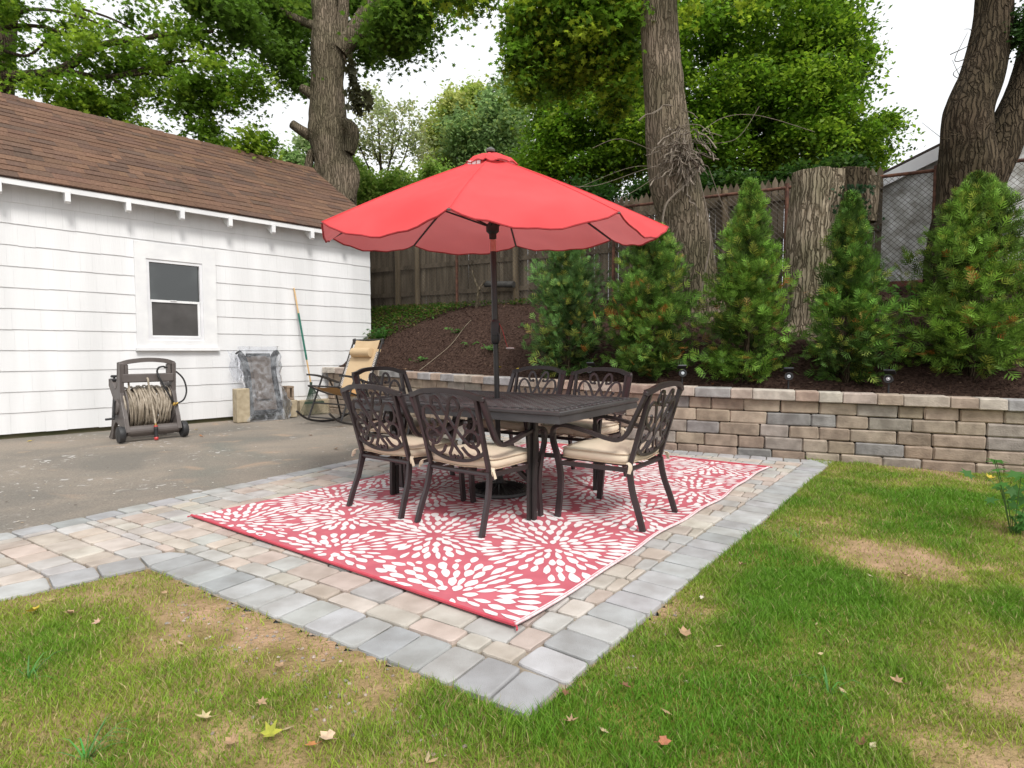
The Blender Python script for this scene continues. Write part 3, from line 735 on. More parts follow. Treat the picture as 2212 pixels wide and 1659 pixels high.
# ------------------------------------------------------------------ rug
LU = (rR-rF).length; LV = (rL-rF).length; RUn = (rR-rF)/LU; RVn = (rL-rF)/LV
rug = empty('outdoor_rug', (rF.x, rF.y, 0), 0, 'coral red outdoor rug with white starburst petals under the dining set', 'rug')
def wav(u, v):
    e = 0.
    if v < .3: e = .012*math.sin(u*3.1)*(1-v/.3)+.006*math.sin(u*7.7)*(1-v/.3)
    return e
def rz(u, v):
    z = .023+.0015*math.sin(u*2.2+v)
    z += .006*math.exp(-((u-1.24)/.04)**2)*0+.004*math.exp(-((u-.0)/.05)**2)
    z += .007*math.exp(-(v/.07)**2)*(.5+.5*math.sin(u*9.))
    z += .004*math.exp(-((v-1.95)/.03)**2)
    return z
def rpnt(u, v, dz=0.): q = RUn*u+RVn*(v-wav(u, v)); return V(q.x, q.y, rz(u, v)+dz)
b = MB(); NU, NV = 110, 70
b.grid([[rpnt(LU*i/NU, LV*j/NV) for j in range(NV+1)] for i in range(NU+1)][::1], col=(1, 1, 1))
b.f = [f[::-1] for f in b.f] if False else b.f
# skirt
for (A, B) in (((0, 0), (LU, 0)), ((0, 0), (0, LV)), ((LU, 0), (LU, LV)), ((0, LV), (LU, LV))):
    P = [(A[0]+(B[0]-A[0])*i/60, A[1]+(B[1]-A[1])*i/60) for i in range(61)]
    b.grid([[rpnt(u, v), rpnt(u, v, -.006)] for u, v in P], col=(.9, .7, .7))
# petals
cen = []
for i in range(-1, 7):
    for j in range(-1, 5):
        cen.append((.10+.80*i+random.uniform(-.07, .07), (.42 if i % 2 == 0 else -.02)+.95*j+random.uniform(-.08, .08)))
BUR = [(.08, .42), (.14, 1.37), (.09, 2.32), (.92, .41), (.67, 1.09), (.88, 2.32), (.62, 1.85), (1.86, .32), (1.59, 1.15), (1.5, 1.95), (2.35, .95), (2.75, .25), (2.25, 1.75), (2.3, 2.5), (1.6, 2.65), (3.1, 1.0), (3.0, 1.9), (3.88, .47), (3.3, 2.6), (3.85, 1.4), (4.0, 2.3), (3.35, -.15), (-.45, .9), (-.4, 1.9), (1.35, -.25)]
cen = BUR
def nearest(u, v):
    d = sorted((math.hypot(u-a, v-c), k) for k, (a, c) in enumerate(cen)); return d[0], d[1]
pet = []
for k, (cu, cv) in enumerate(cen):
    rr = .052; ring = 0; ph = random.uniform(0, 1)
    while rr < .85:
        ln = (.092+.006*ring) if ring else .062; npet = max(8, int(round(2*PI*(rr+ln*.5)/(.056 if ring < 2 else .060))))
        for q in range(npet):
            a = 2*PI*(q+ph+(ring % 2)*.5+random.uniform(-.16, .16))/npet
            r0 = rr+random.uniform(-.012, .012); u = cu+math.cos(a)*(r0+ln/2); v = cv+math.sin(a)*(r0+ln/2)
            (d1, k1), (d2, k2) = nearest(u, v)
            if k1 != k or d2-d1 < .03*random.uniform(.5, 1.6): continue
            if not (.02 < u < LU-.05 and .018 < v < LV-.02): continue
            l = ln*random.uniform(.84, 1.2); w_ = min(.0235, .40*2*PI*(rr+ln*.5)/npet)*random.uniform(.60, 1.12)
            if d2-d1 < .05: l *= .75
            bad = False
            for (qu, qv, ca_, sa_, ql, qw) in pet:
                if abs(qu-u)+abs(qv-v) > .16: continue
                for e_ in (-.32, 0, .32):
                    du = u+math.cos(a)*l*e_-qu; dv_ = v+math.sin(a)*l*e_-qv; xx = du*ca_+dv_*sa_; yy = -du*sa_+dv_*ca_
                    if (xx/(ql/2))**2+(yy/(qw*.7+w_*.45))**2 < .9: bad = True
            if bad: continue
            pet.append((u, v, math.cos(a), math.sin(a), l, w_))
            pts = []; N = 14
            for t in range(N):
                th = 2*PI*t/N; x = math.cos(th)*l/2*random.uniform(.90, 1.07); y = math.sin(th)*abs(math.sin(th))**.45*w_*(1+.30*math.cos(th))*random.uniform(.84, 1.14)
                uu = u+x*math.cos(a)-y*math.sin(a); vv = v+x*math.sin(a)+y*math.cos(a)
                pts.append(rpnt(min(LU-.012, max(.012, uu)), min(LV-.012, max(.012, vv)), .0016))
            b.add(pts, [tuple(range(N))], col=(1, 1, 1), mi=1)
        rr += ln*.95; ring += 1
for _ in range(9000):
    u = random.uniform(.03, LU-.05); v = random.uniform(.03, LV-.03); (d1, k1), (d2, k2) = nearest(u, v)
    if d1 < .1: continue
    a = math.atan2(v-cen[k1][1], u-cen[k1][0]); l = random.uniform(.05, .095); w_ = random.uniform(.012, .019); bad = False
    for (qu, qv, ca_, sa_, ql, qw) in pet:
        if abs(qu-u)+abs(qv-v) > .19: continue
        for e_ in (-.5, -.25, 0, .25, .5):
            du = u+math.cos(a)*l*e_-qu; dv_ = v+math.sin(a)*l*e_-qv; xx = du*ca_+dv_*sa_; yy = -du*sa_+dv_*ca_
            if (xx/(ql/2+.012))**2+(yy/(qw+w_+.004))**2 < 1: bad = True; break
        if bad: break
    if bad: continue
    pet.append((u, v, math.cos(a), math.sin(a), l, w_)); pts = []
    for t in range(14):
        th = 2*PI*t/14; x = math.cos(th)*l/2*random.uniform(.9, 1.05); y = math.sin(th)*abs(math.sin(th))**.45*w_*(1+.3*math.cos(th))*random.uniform(.84, 1.14)
        pts.append(rpnt(min(LU-.012, max(.012, u+x*math.cos(a)-y*math.sin(a))), min(LV-.012, max(.012, v+x*math.sin(a)+y*math.cos(a))), .0016))
    b.add(pts, [tuple(range(14))], col=(1, 1, 1), mi=1)
M['rug_white'] = mat('rug_white', (.70, .64, .64), (.78, .73, .73), 9, rough=.8, bump=.3, bsc=260, dist=.002)
b.build('rug_mat', [M['rug_red'], M['rug_white']], rug)
b = MB()
RB = mat('rug_binding', (.42, .045, .07), (.5, .06, .085), 20, rough=.8)
for ue in (0., LU):
    b = MB(); b.tube([rpnt(ue, LV*i/60, .001) for i in range(61)], .009, 6); b.build('end_binding', RB, rug)
for (u_, v_) in ((0, 0), (0, LV), (LU, 0), (LU, LV)):
    b = MB()
    c = rpnt(u_, v_); d = (RUn*(u_/LU-.5)*-1+RVn*(v_/LV-.5)*-1).normalized()*-1
    b.tube([c+V(0, 0, .0)+V(d.x*.02*k+.008*math.sin(k*1.6), d.y*.02*k+.008*math.cos(k*1.6), -.004*k*(k < 2)) for k in (0, .5, 1, 1.5, 1.2, .6)], .004, 5); b.build('corner_loop', RB, rug)
b = MB()
for o_, r_ in ((0, .006), (.014, .004)): b.tube([rpnt(LU*i/140, o_-.004, .003) for i in range(141)], r_, 5)
b.build('side_binding', mat('rug_edge', (.62, .42, .44), (.75, .62, .62), 40, rough=.8), rug)

# ------------------------------------------------------------------ dining chairs
def backpt(u, w_):     # u across in metres, w_ = height above floor: the leaning plane of the back
    t = (w_-.42)/.53; return V(u, -.235-.135*t-.02*(1-(u/.26)**2)*max(0, t), w_)
def make_chair():
    t = empty('dining_chair', (0, 0, 0))
    m = M['metal']
    # back legs, one continuous bar from the floor to the seat and up inside the back
    for sx in (-1, 1):
        b = MB(); pts = spline([V(sx*.262, -.345, 0), V(sx*.257, -.31, .12), V(sx*.248, -.262, .27), V(sx*.240, -.238, .42)], 5)
        b.strip(pts, .036, .022, (0, 1, 0)); b.build('leg', m, t, fix=True)
        b = MB(); pts = spline([V(sx*.288, .262, 0), V(sx*.287, .246, .16), V(sx*.287, .240, .30), V(sx*.289, .262, .44), V(sx*.290, .298, .56), V(sx*.290, .300, .62)], 6)
        b.strip(pts, .040, .022, (0, 1, 0)); b.build('leg', m, t, fix=True)
        b = MB(); pts = spline([V(sx*.290, .300, .60), V(sx*.292, .292, .655), V(sx*.294, .245, .685), V(sx*.296, .16, .682), V(sx*.296, .03, .655), V(sx*.294, -.10, .622), V(sx*.29, -.185, .615), V(sx*.287, -.24, .66), V(sx*.284, -.287, .76), backpt(sx*.282, .93)], 6)
        ws = []
        b.tube(pts, 1., prof=[(.013, .019), (-.009, .019), (-.013, .010), (-.013, -.010), (-.009, -.019), (.013, -.019)][::-1], up=None if False else (0, .25, 1))
        b.build('armrest', m, t, fix=True)
    b = MB()
    for sx in (-1, 1):
        b.strip([backpt(sx*.236, .42), backpt(sx*.236, .6), backpt(sx*.240, .78), backpt(sx*.244, .945)], .028, .022, (0, 1, .2))
        b.rbox(backpt(sx*.283, .945)+V(0, 0, .0), (.036, .036, .04), .01)
    top = spline([backpt(-.29, .952), backpt(-.235, .962), backpt(-.15, .988), backpt(0, .998), backpt(.15, .988), backpt(.235, .962), backpt(.29, .952)], 6)
    b.strip(top, .036, .030, (0, 0, 1))
    bow = spline([backpt(-.236, .575), backpt(-.19, .535), backpt(-.1, .495), backpt(0, .485), backpt(.1, .495), backpt(.19, .535), backpt(.236, .575)], 5)
    b.strip(bow, .022, .018, (0, 0, 1)); b.build('back_frame', m, t, fix=True)
    # scrollwork
    b = MB(); Z0, Z1 = .50, .955
    crv = [
        [(.27, .80), (.40, .79), (.50, .86), (.46, .96), (.33, .99), (.19, .92), (0, .70), (-.30, .42), (-.58, .24), (-.80, .20), (-.86, .12), (-.70, .05), (-.48, .08), (-.30, .20)],
        [(.62, .60), (.55, .53), (.66, .47), (.86, .52), (.95, .66), (.86, .80), (.66, .82), (.46, .72), (.2, .46), (-.1, .16), (-.22, .06), (-.14, -.01), (-.04, .05)],
        [(.70, .30), (.78, .23), (.92, .28), (.95, .40), (.82, .47), (.62, .45), (.44, .37)],
        [(.95, .66), (1.03, .60)], [(.95, .40), (1.03, .36)],
    ]
    for c in crv:
        for sx in (-1, 1):
            pts = spline([backpt(sx*u*.215, Z0+w_*(Z1-Z0)) for u, w_ in c], 5)
            b.tube(pts, 1., prof=[(.0055, .0095), (-.0055, .0095), (-.0055, -.0095), (.0055, -.0095)], up=(0, 1, .25))
    for (u, w_) in ((.27, .80), (.62, .60), (.70, .30)):
        for sx in (-1, 1): b.superell(backpt(sx*u*.215, Z0+w_*(Z1-Z0)), (.034, .016, .034), 1, 1, 6, 10)
    b.build('scrollwork', m, t, smooth=True)
    b = MB()
    b.tube([V(-.245, -.235, .405), V(.245, -.235, .405)], .017, 8); b.tube([V(-.285, .235, .405), V(.285, .235, .405)], .015, 8)
    for sx in (-1, 1): b.strip([V(sx*.243, -.235, .405), V(sx*.283, .24, .405)], .032, .02, (0, 0, 1))
    for x in (-.14, 0, .14): b.strip([V(x, -.23, .41), V(x, .23, .41)], .006, .03, (0, 0, 1))
    b.build('seat_frame', m, t)
    # cushion
    def sag(p): 
        k = 1-min(1, (p.x/.27)**2); q = 1-min(1, (p.y/.26)**2)
        return p+V(0, 0, .016*k*q*(1 if p.z > 0 else -.2)+.006*math.sin(p.x*19+p.y*7)*(abs(p.y) > .2))
    b = MB(); b.superell((0, .015, .478), (.535, .525, .105), .55, .28, 14, 44, f=sag)
    cu = b.build('cushion', M['cushion'], t, smooth=2)
    b = MB()
    for zz in (.512, .447):
        ring = []
        for i in range(64):
            a = 2*PI*i/64; sp = lambda q: math.copysign(abs(q)**.28, q)
            ring.append(sag(V(.266*sp(math.cos(a)), .015+.261*sp(math.sin(a)), 0))*1+V(0, 0, zz-.0))
        b.tube(ring, .0042, 5, closed=True)
    b.build('piping', M['piping'], cu, smooth=True)
    for sx in (-1, 1):
        b = MB(); x = sx*.262
        for k in range(2):
            pts = spline([V(x, -.235, .46), V(x+sx*.02, -.262, .452), V(x+sx*(.025+.01*k), -.27, .435), V(x+sx*(.03+.015*k), -.268, .415-.02*k)], 4)
            b.strip(pts, .022, .003, (0, 1, 0))
        b.build('tie', M['cushion'], cu)
    return t
chair = make_chair()
GRP = 'cast metal dining chairs around the patio table'
CH = [(-.76, 4.30, 53.5, 'dining chair on the near long side closest to the garage, seen from behind'),
      (-.20, 3.90, 54, 'dining chair in the centre foreground with its scrolled back to the viewer'),
      (.70, 4.00, 143.6, 'dining chair at the right end of the table, beige cushion fully visible'),
      (-.93, 5.16, -38, 'dining chair at the left end of the table before the recliner'),
      (.045, 5.44, -126, 'dining chair on the far side of the table beside the umbrella pole'),
      (.60, 5.06, -126, 'dining chair on the far side of the table nearest the right end')]
ZS = (.885, .885, .915, .965, .965, .96)
for i, (x, y, a, lb) in enumerate(CH):
    o = chair if i == 0 else copy_tree(chair)
    o.location = (x, y, .025); o.rotation_euler = (0, 0, math.radians(a-90)); o.scale = (1.04, 1, ZS[i]); tag(o, lb, 'chair', GRP)

# ------------------------------------------------------------------ table
TA = math.radians(56.5); TX, TY, TZ = -.12, 4.62, .775; HA, HB = .655, .93
tb = empty('patio_table', (TX, TY, 0), TA, 'dark rectangular cast metal patio table with woven top under the red umbrella', 'table')
b = MB()
def rring(hx, hy, z): return [V(-hx, -hy, z), V(hx, -hy, z), V(hx, hy, z), V(-hx, hy, z)]
L_ = [rring(HA-.03, HB-.03, TZ-.02), rring(HA-.02, HB-.02, TZ-.075), rring(HA-.008, HB-.008, TZ-.078), rring(HA-.012, HB-.012, TZ-.03), rring(HA, HB, TZ-.022), rring(HA, HB, TZ-.006), rring(HA-.006, HB-.006, TZ), rring(HA-.03, HB-.03, TZ), rring(HA-.034, HB-.034, TZ-.006)]
vs = [p for l in L_ for p in l]; fs = []
for k in range(len(L_)-1):
    for i in range(4): fs.append((k*4+i, k*4+(i+1) % 4, (k+1)*4+(i+1) % 4, (k+1)*4+i))
n_ = (len(L_)-1)*4; fs.append((n_, n_+1, n_+2, n_+3)); fs.append((3, 2, 1, 0)); b.add(vs, fs)
b.build('table_rim', M['tabletop'], tb)
b = MB(); st = .054; nx_ = int((HA-.13)*2/st); ny_ = int((HB-.13)*2/st)
for i in range(nx_):
    for j in range(ny_):
        x = (i-(nx_-1)/2)*st; y = (j-(ny_-1)/2)*st
        if math.hypot(x, y) < .06: continue
        for k in (-1, 0, 1):
            if (i+j) % 2: b.rbox((x+k*.0165, y, TZ-.005), (.0125, .050, .008), .003)
            else: b.rbox((x, y+k*.0165, TZ-.005), (.050, .0125, .008), .003)
b.box((0, -HB+.105, TZ-.003), (2*HA-.2, .012, .008)); b.box((0, HB-.105, TZ-.003), (2*HA-.2, .012, .008))
b.box((-HA+.105, 0, TZ-.003), (.012, 2*HB-.2, .008)); b.box((HA-.105, 0, TZ-.003), (.012, 2*HB-.2, .008))
# scroll border
def curl(cx, cy, a, s):
    pts = [V(cx+math.cos(a+q)*s*(1-q/7.), cy+math.sin(a+q)*s*(1-q/7.), TZ-.004) for q in [k*.7 for k in range(9)]]
    b.tube(pts, .0045, 4)
for sx in (-1, 1):
    for j in range(26): curl(sx*(HA-.067), (j-12.5)*.067, j*2.1, .022)
    for j in range(18): curl((j-8.5)*.067, sx*(HB-.067), j*1.7, .022)
b.lathe([(.055, TZ-.012), (.055, TZ+.001), (.035, TZ+.003), (.03, TZ-.01)], n=20)
b.build('woven_top', M['tabletop'], tb)
for sx in (-1, 1):
    for sy in (-1, 1):
        b = MB(); px, py = sx*(HA-.15), sy*(HB-.30)
        for (ox, oy) in ((.022, 0), (-.022, 0), (0, .028*sy)):
            pts = spline([V(px+ox, py+oy, 0), V(px+ox, py+oy, .25), V(px+ox-sx*.01, py+oy, .5), V(px+ox+sx*.02, py+oy+sy*.02, TZ-.03)], 4)
            b.strip(pts, .034, .020, (1, 0, 0))
        b.build('leg', M['metal_dark'], tb)
b = MB()
for sx in (-1, 1): b.strip([V(sx*(HA-.15), -(HB-.3), .20), V(sx*(HA-.15), (HB-.3), .20)], .03, .02, (0, 0, 1)) if False else None
for sx in (-1, 1):
    pts = spline([V(sx*(HA-.15), -(HB-.30), .27), V(sx*.16, -.2, .33), V(sx*.12, 0, .34), V(sx*.16, .2, .33), V(sx*(HA-.15), HB-.30, .27)], 6)
    b.strip(pts, .035, .02, (0, 0, 1))
b.tube([V(.12*math.cos(a), .12*math.sin(a), .34) for a in [i*PI/12 for i in range(24)]], .011, 6, closed=True)
b.build('stretcher', M['metal_dark'], tb)

# ------------------------------------------------------------------ umbrella and base
ub_ = empty('umbrella_base', (-.10, 4.62, .025), 0, 'round black cast umbrella base standing on the rug under the table', 'umbrella base')
b = MB(); b.lathe([(.245, 0), (.25, .008), (.245, .028), (.225, .036), (.21, .030), (.20, .036), (.10, .058), (.06, .068), (.04, .075)], n=40)
for i in range(24):
    a = 2*PI*i/24; b.tube([V(math.cos(a)*q, math.sin(a)*q, z) for q, z in ((.07, .070), (.13, .060), (.195, .042))], .006, 5)
for i in range(48): a = 2*PI*i/48; b.superell((.232*math.cos(a), .232*math.sin(a), .034), (.018, .018, .014), 1, 1, 4, 6)
b.build('base_plate', M['metal_dark'], ub_)
b = MB(); b.lathe([(.034, .07), (.034, .10), (.028, .105), (.028, .36), (.032, .37), (.032, .40), (.026, .41)], n=20); b.build('sleeve', M['metal_dark'], ub_)
um = empty('patio_umbrella', (-.10, 4.62, .02), 0, 'open coral red octagonal market umbrella through the middle of the table', 'umbrella')
UO = V(-.10, 4.62, .02)
UC = V(-.158, 4.702, 2.093); UR = 1.358; UTX, UTY = .0145, .0977; UPH = -1.7185
UN = V(-UTX, -UTY, 1).normalized(); AP = UC+UN*.575
def ulp(p): return p-UO
cor = [V(UC.x+UR*math.cos(UPH+k*PI/4), UC.y+UR*math.sin(UPH+k*PI/4), UC.z+UTX*UR*math.cos(UPH+k*PI/4)+UTY*UR*math.sin(UPH+k*PI/4)) for k in range(8)]
def canopy_pt(k, t, r):       # panel k, t across 0..1, r from apex 0..1
    a, c = cor[k % 8], cor[(k+1) % 8]
    pa = AP.lerp(a, r)+UN*(.018*math.sin(PI*min(r, 1))); pc_ = AP.lerp(c, r)+UN*(.018*math.sin(PI*min(r, 1)))
    p = pa.lerp(pc_, t); m4 = 4*t*(1-t)
    rad = (p-AP); p = p-UN*(.030*m4*math.sin(PI*r*.8))
    e = max(0, (r-.78)/.22)
    mid = ((a+c)/2-UC).normalized()
    p = p-UN*((.095 if k % 8 in (7, 0, 1) else .065)*m4**.85*e**1.6)+mid*(.015*m4*e)
    wr = .006*math.sin(t*23+k*5+r*9)*r*e+.0045*math.sin(t*9+r*31+k)*r*m4+.013*math.exp(-min(t, 1-t)*11)*math.sin(r*26+k*2+t*30)*r+.006*float(vn(t*3+k*4, r*5, 1., 2)-.5)
    wr *= min(1, min(t, 1-t)*7)
    p += UN*(wr+.010*math.sin(r*7+k*2.3)*m4*r*r)
    if k == 7: p = p-UN*.035*m4*math.exp(-((r-.75)/.2)**2)*0
    return p
b = MB()
for k in range(8):
    b.grid([[ulp(canopy_pt(k, j/14, .10+.90*i/26)) for j in range(15)] for i in range(27)])
M['red_seam'] = mat('red_seam', (.62, .055, .06), rough=.85)
cn = b.build('canopy', M['red_cloth'], um, smooth=2, fix=True)
b = MB()
rim = []
for k in range(8): rim += [ulp(canopy_pt(k, j/14, 1.002)) for j in range(14)]
b.tube(rim, .0065, 6, closed=True); b.build('edge_trim', M['red_trim'], cn, smooth=True)
b = MB()
for k in range(8):
    b.grid([[ulp(canopy_pt(k, t, r)+UN*h_) for (r, h_) in ((.0, .03), (.06, .045), (.12, .045), (.155, .03-.012*math.sin(j*.9+k)))] for j, t in enumerate([q/8 for q in range(9)])])
    if k in (6, 7): 
        for j in (0, 2, 4): b.grid([[ulp(canopy_pt(k, t, .157)+UN*.028), ulp(canopy_pt(k, t, .16)+UN*.002)] for t in ((j+.1)/8, (j+1.7)/8)], mi=1)
vn_ = b.build('vent_cap', [M['red_cloth'], M['white_tag']], cn)
b = MB()
vr = []
for k in range(8): vr += [ulp(canopy_pt(k, j/6, .157)+UN*(.024-.012*math.sin(j*1.2+k))) for j in range(6)]
b.tube(vr, .005, 5, closed=True); b.build('vent_trim', M['red_trim'], vn_)
pb0 = V(-.10, 4.62, .05); ptop = AP-UN*.02
def pol(t): return pb0.lerp(ptop, t)
hz = lambda z: pol((z-pb0.z)/(ptop.z-pb0.z))
b = MB(); b.tube([ulp(hz(z)) for z in (.05, 1.22)], .021, 12); b.tube([ulp(hz(z)) for z in (1.22, 1.98)], .0235, 12); b.tube([ulp(hz(z)) for z in (2.04, 2.66)], .020, 12)
b.build('pole', M['metal_dark'], um, smooth=True)
b = MB(); b.tube([ulp(hz(z)) for z in (1.93, 2.02)], .0245, 12, mi=0); b.build('tilt_collar', mat('pink_label', (.55, .18, .17), (.65, .3, .28), 20, rough=.5), um, smooth=True)
b = MB(); c0 = ulp(hz(1.30)); b.superell(c0, (.072, .085, .20), .5, .6, 10, 16); b.tube([c0+V(0, -.05, .0), c0+V(0, -.038, 0)], .028, 14); b.tube([c0+V(.02, -.05, 0), c0+V(.035, -.055, -.03), c0+V(.035, -.06, -.075)], .006, 6)
b.build('crank_housing', M['rubber'], um, smooth=True)
b = MB(); hub = hz(2.115); b.lathe([(.028, -.05), (.05, -.03), (.052, .02), (.035, .035), (.026, .05)], c=ulp(hub), n=16)
b.tube([ulp(hz(z)) for z in (2.03, 2.09)], .029, 12); b.build('runner', M['rubber'], um, smooth=True)
for k in range(8):
    b = MB(); b.tube([ulp(canopy_pt(k, 0, .16+.84*i/12)+UN*.001) for i in range(13)], .0035, 5); b.build('seam', M['red_seam'], cn)
for k in range(8):
    b = MB(); pts = [ulp(canopy_pt(k, 0, r)-UN*.012) for r in (.02, .2, .4, .6, .8, .985)]
    b.tube(pts, .0085, 6); rb = b.build('rib', M['metal_dark'], um)
    b = MB(); b.tube([ulp(hub), ulp(canopy_pt(k, 0, .50)-UN*.018)], .007, 6); b.build('strut', M['metal_dark'], rb)
    b = MB(); e = ulp(canopy_pt(k, 0, 1.)); b.rbox(e-UN*.008, (.022, .022, .010), .003); b.build('tip_pocket', M['plastic'], rb)
b = MB(); b.lathe([(.034, -.012), (.038, .002), (.030, .012), (.012, .018), (.012, .024)], c=ulp(AP+UN*.045), n=18); b.build('finial', M['metal_dark'] if False else mat('grey_cap', (.12, .12, .115), rough=.5), um, smooth=True)
b = MB(); c1 = ulp(hz(1.37)); pts = spline([c1+V(.03, -.01, 0), c1+V(.06, -.03, -.06), c1+V(.085, -.03, -.15), c1+V(.10, -.03, -.19)], 4)
b.strip(pts, .028, .004, (0, 1, 0)); b.build('strap', M['red_trim'], um)
b = MB(); b.tube([pts[-1]+V(-.015, 0, -.008), pts[-1]+V(.05, 0, -.008)], .006, 6); b.build('strap_toggle', M['white_tag'], um)
# ------------------------------------------------------------------ things by the garage
def gwall(x, y, n_):           # where the sight line meets the plane n_ metres off the garage wall
    d = ray(x, y); p0 = GC+GN*n_
    A = d[0]*(-GU.y)+GU.x*d[1]; t = (p0.x*(-GU.y)+GU.x*p0.y)/A; q = V(d[0]*t, d[1]*t, H+d[2]*t)
    return (q-GC).dot(GU), q.z
GANG = math.atan2(GU.y, GU.x)
# hose reel cart
RA = math.radians(49.8)
hr = empty('hose_reel_cart', (-4.665, 7.53, 0), RA, 'taupe plastic hose reel cart loaded with tan hose beside the garage wall', 'hose reel')
side = [(-.07, .13), (-.02, .30), (.07, .50), (.10, .62), (.085, .80), (.07, .985), (.10, 1.005), (.165, 1.0), (.19, .84), (.22, .70), (.28, .66), (.42, .77), (.52, .78), (.525, .70), (.38, .55), (.41, .38), (.50, .10), (.60, .005), (.47, .0), (.40, .17), (.30, .245), (.17, .21), (.10, .12), (.05, .06)]
def extr(b, poly, x0, x1, **k):
    n = len(poly); vs = [V(x0, y, z) for y, z in poly]+[V(x1, y, z) for y, z in poly]
    b.add(vs, [tuple(range(n)), tuple(range(2*n-1, n-1, -1))]+[(i, n+i, n+(i+1) % n, (i+1) % n) for i in range(n)], **k)
for sx in (-1, 1):
    b = MB(); x0 = sx*.30; extr(b, side, x0-.022, x0+.022)
    for q in (.03, .0):
        pts = [(x0+sx*(.022+.004), y, z) for y, z in side]
    b.tube([(x0+sx*.02, y, z) for y, z in side], .008, 5, closed=True)
    b.lathe([(.10, 0), (.10, .02), (.085, .028), (.03, .03)], c=(x0+sx*.02, .25, .43), n=20, M=Matrix.Rotation(sx*PI/2, 3, 'Y'))
    b.build('side_panel', M['plastic'], hr, fix=True)
b = MB()
pts = spline([V(-.30, .115, .985), V(-.20, .10, 1.015), V(0, .095, 1.035), V(.20, .10, 1.02), V(.30, .115, .985)], 5)
b.strip(pts, .055, .05, (0, 0, 1)); b.rbox((0, .12, .80), (.60, .10, .11), .012); b.rbox((-.25, .12, .88), (.05, .07, .2), .012); b.rbox((.25, .12, .88), (.05, .07, .2), .012)
b.build('handle', M['plastic'], hr, fix=True)
b = MB(); b.tube([(-.30, .0, .135), (.30, .0, .135)], .062, 16); b.rbox((0, .02, .075), (.5, .07, .03), .008); b.build('axle_tube', M['plastic'], hr)
for sx in (-1, 1):
    w_ = MB(); MR = Matrix.Rotation(PI/2, 3, 'Y')
    w_.lathe([(.075, -.035), (.098, -.032), (.104, -.012), (.104, .012), (.098, .032), (.075, .035), (.07, .02)], c=(sx*.365, -.02, .104), n=28, M=MR)
    wo = w_.build('wheel', M['rubber'], hr, smooth=True)
    w_ = MB(); w_.lathe([(.03, -.03), (.03, .03)], c=(sx*.367, -.02, .104), n=12, M=MR)
    for k in range(5):
        a = k*2*PI/5; w_.strip([V(sx*.369, -.02+.02*math.cos(a), .104+.02*math.sin(a)), V(sx*.369, -.02+.072*math.cos(a), .104+.072*math.sin(a))], .05, .018, (1, 0, 0))
    w_.build('hub', M['plastic'], wo)
b = MB(); MR = Matrix.Rotation(PI/2, 3, 'Y'); b.lathe([(.13, -.26), (.13, .26)], c=(0, .26, .43), n=20, M=MR); b.lathe([(.27, -.275), (.27, -.262)], c=(0, .26, .43), n=28, M=MR); b.lathe([(.27, .262), (.27, .275)], c=(0, .26, .43), n=28, M=MR)
b.build('drum', M['plastic'], hr)
b = MB()
for k in range(58):
    x = -.24+.48*(k/57)+random.uniform(-.02, .02); R_ = random.uniform(.20, .275)*(1-.12*abs(x)/.24); sk = random.uniform(-.07, .07); ph = random.uniform(0, 6)
    b.tube([V(x+sk*math.cos(a+ph), .26+R_*math.cos(a)*1.0, .43+R_*math.sin(a)*(1+.02*math.sin(3*a+ph))-(.03 if math.sin(a) < -.5 else 0)) for a in [i*PI/14 for i in range(28)]], .0115, 6, closed=True)
pts = spline([V(-.02, .16, .80), V(-.02, .055, .79), V(-.015, .04, .70), V(.0, .0, .50), V(.01, -.05, .28), V(.012, -.07, .20)], 6); b.tube(pts, .012, 7)
pts = spline([V(-.22, .1, .62), V(-.2, .16, .80), V(-.1, .2, .84), V(-.02, .16, .80)], 5); b.tube(pts, .012, 7)
b.build('garden_hose', M['hose'], hr, smooth=True)
b = MB(); b.lathe([(.014, 0), (.017, .01), (.014, .03)], c=(.012, -.07, .185), n=10); nz = b.build('hose_fitting', M['brass'], hr)
b = MB(); b.lathe([(.020, -.16), (.022, -.05), (.026, -.02), (.018, .01)], c=(.012, -.075, .17), n=12); nz = b.build('spray_nozzle', M['rubber'], hr)
b = MB(); b.lathe([(.012, -.03), (.024, -.02), (.026, 0), (.018, .012)], c=(.012, -.078, .03), n=12); b.lathe([(.021, 0), (.024, .012), (.02, .02)], c=(.012, -.072, .168), n=12); b.build('nozzle_tip', M['redp'], nz)
b = MB(); pts = spline([V(.20, .10, .93), V(.16, .03, .945), V(.10, .02, .93), V(.085, .03, .87), V(.12, .0, .75), V(.20, -.01, .58), V(.27, .02, .45)], 6); b.tube(pts, .012, 7)
pts = spline([V(.19, .1, .94), V(.30, .10, .90), V(.42, .1, .78), V(.46, .1, .62), V(.42, .08, .50), V(.33, .03, .455), V(.27, .01, .45)], 7); b.tube(pts, .011, 7)
b.build('leader_hose', M['rubber'], hr, smooth=True)
b = MB(); b.superell((.27, .0, .445), (.05, .04, .05), 1, 1, 6, 10); b.tube([(.25, 0, .43), (.31, 0, .46)], .012, 8); b.build('swivel', M['brass'], hr)
b = MB(); b.rbox((-.355, .25, .40), (.025, .07, .26), .01, Matrix.Rotation(.25, 3, 'X')); b.tube([(-.36, .22, .29), (-.46, .22, .285)], .014, 8); b.build('crank', M['rubber'], hr)
b = MB(); b.tube([(-.32, .48, .76), (.30, .48, .76)], .010, 8); b.lathe([(.012, .76), (.012, .80), (.04, .805), (.042, .825), (.03, .835)], c=(-.28, .46, 0), n=14); b.rbox((-.28, .44, .775), (.09, .13, .03), .008); b.build('hose_guide', M['rubber'], hr)
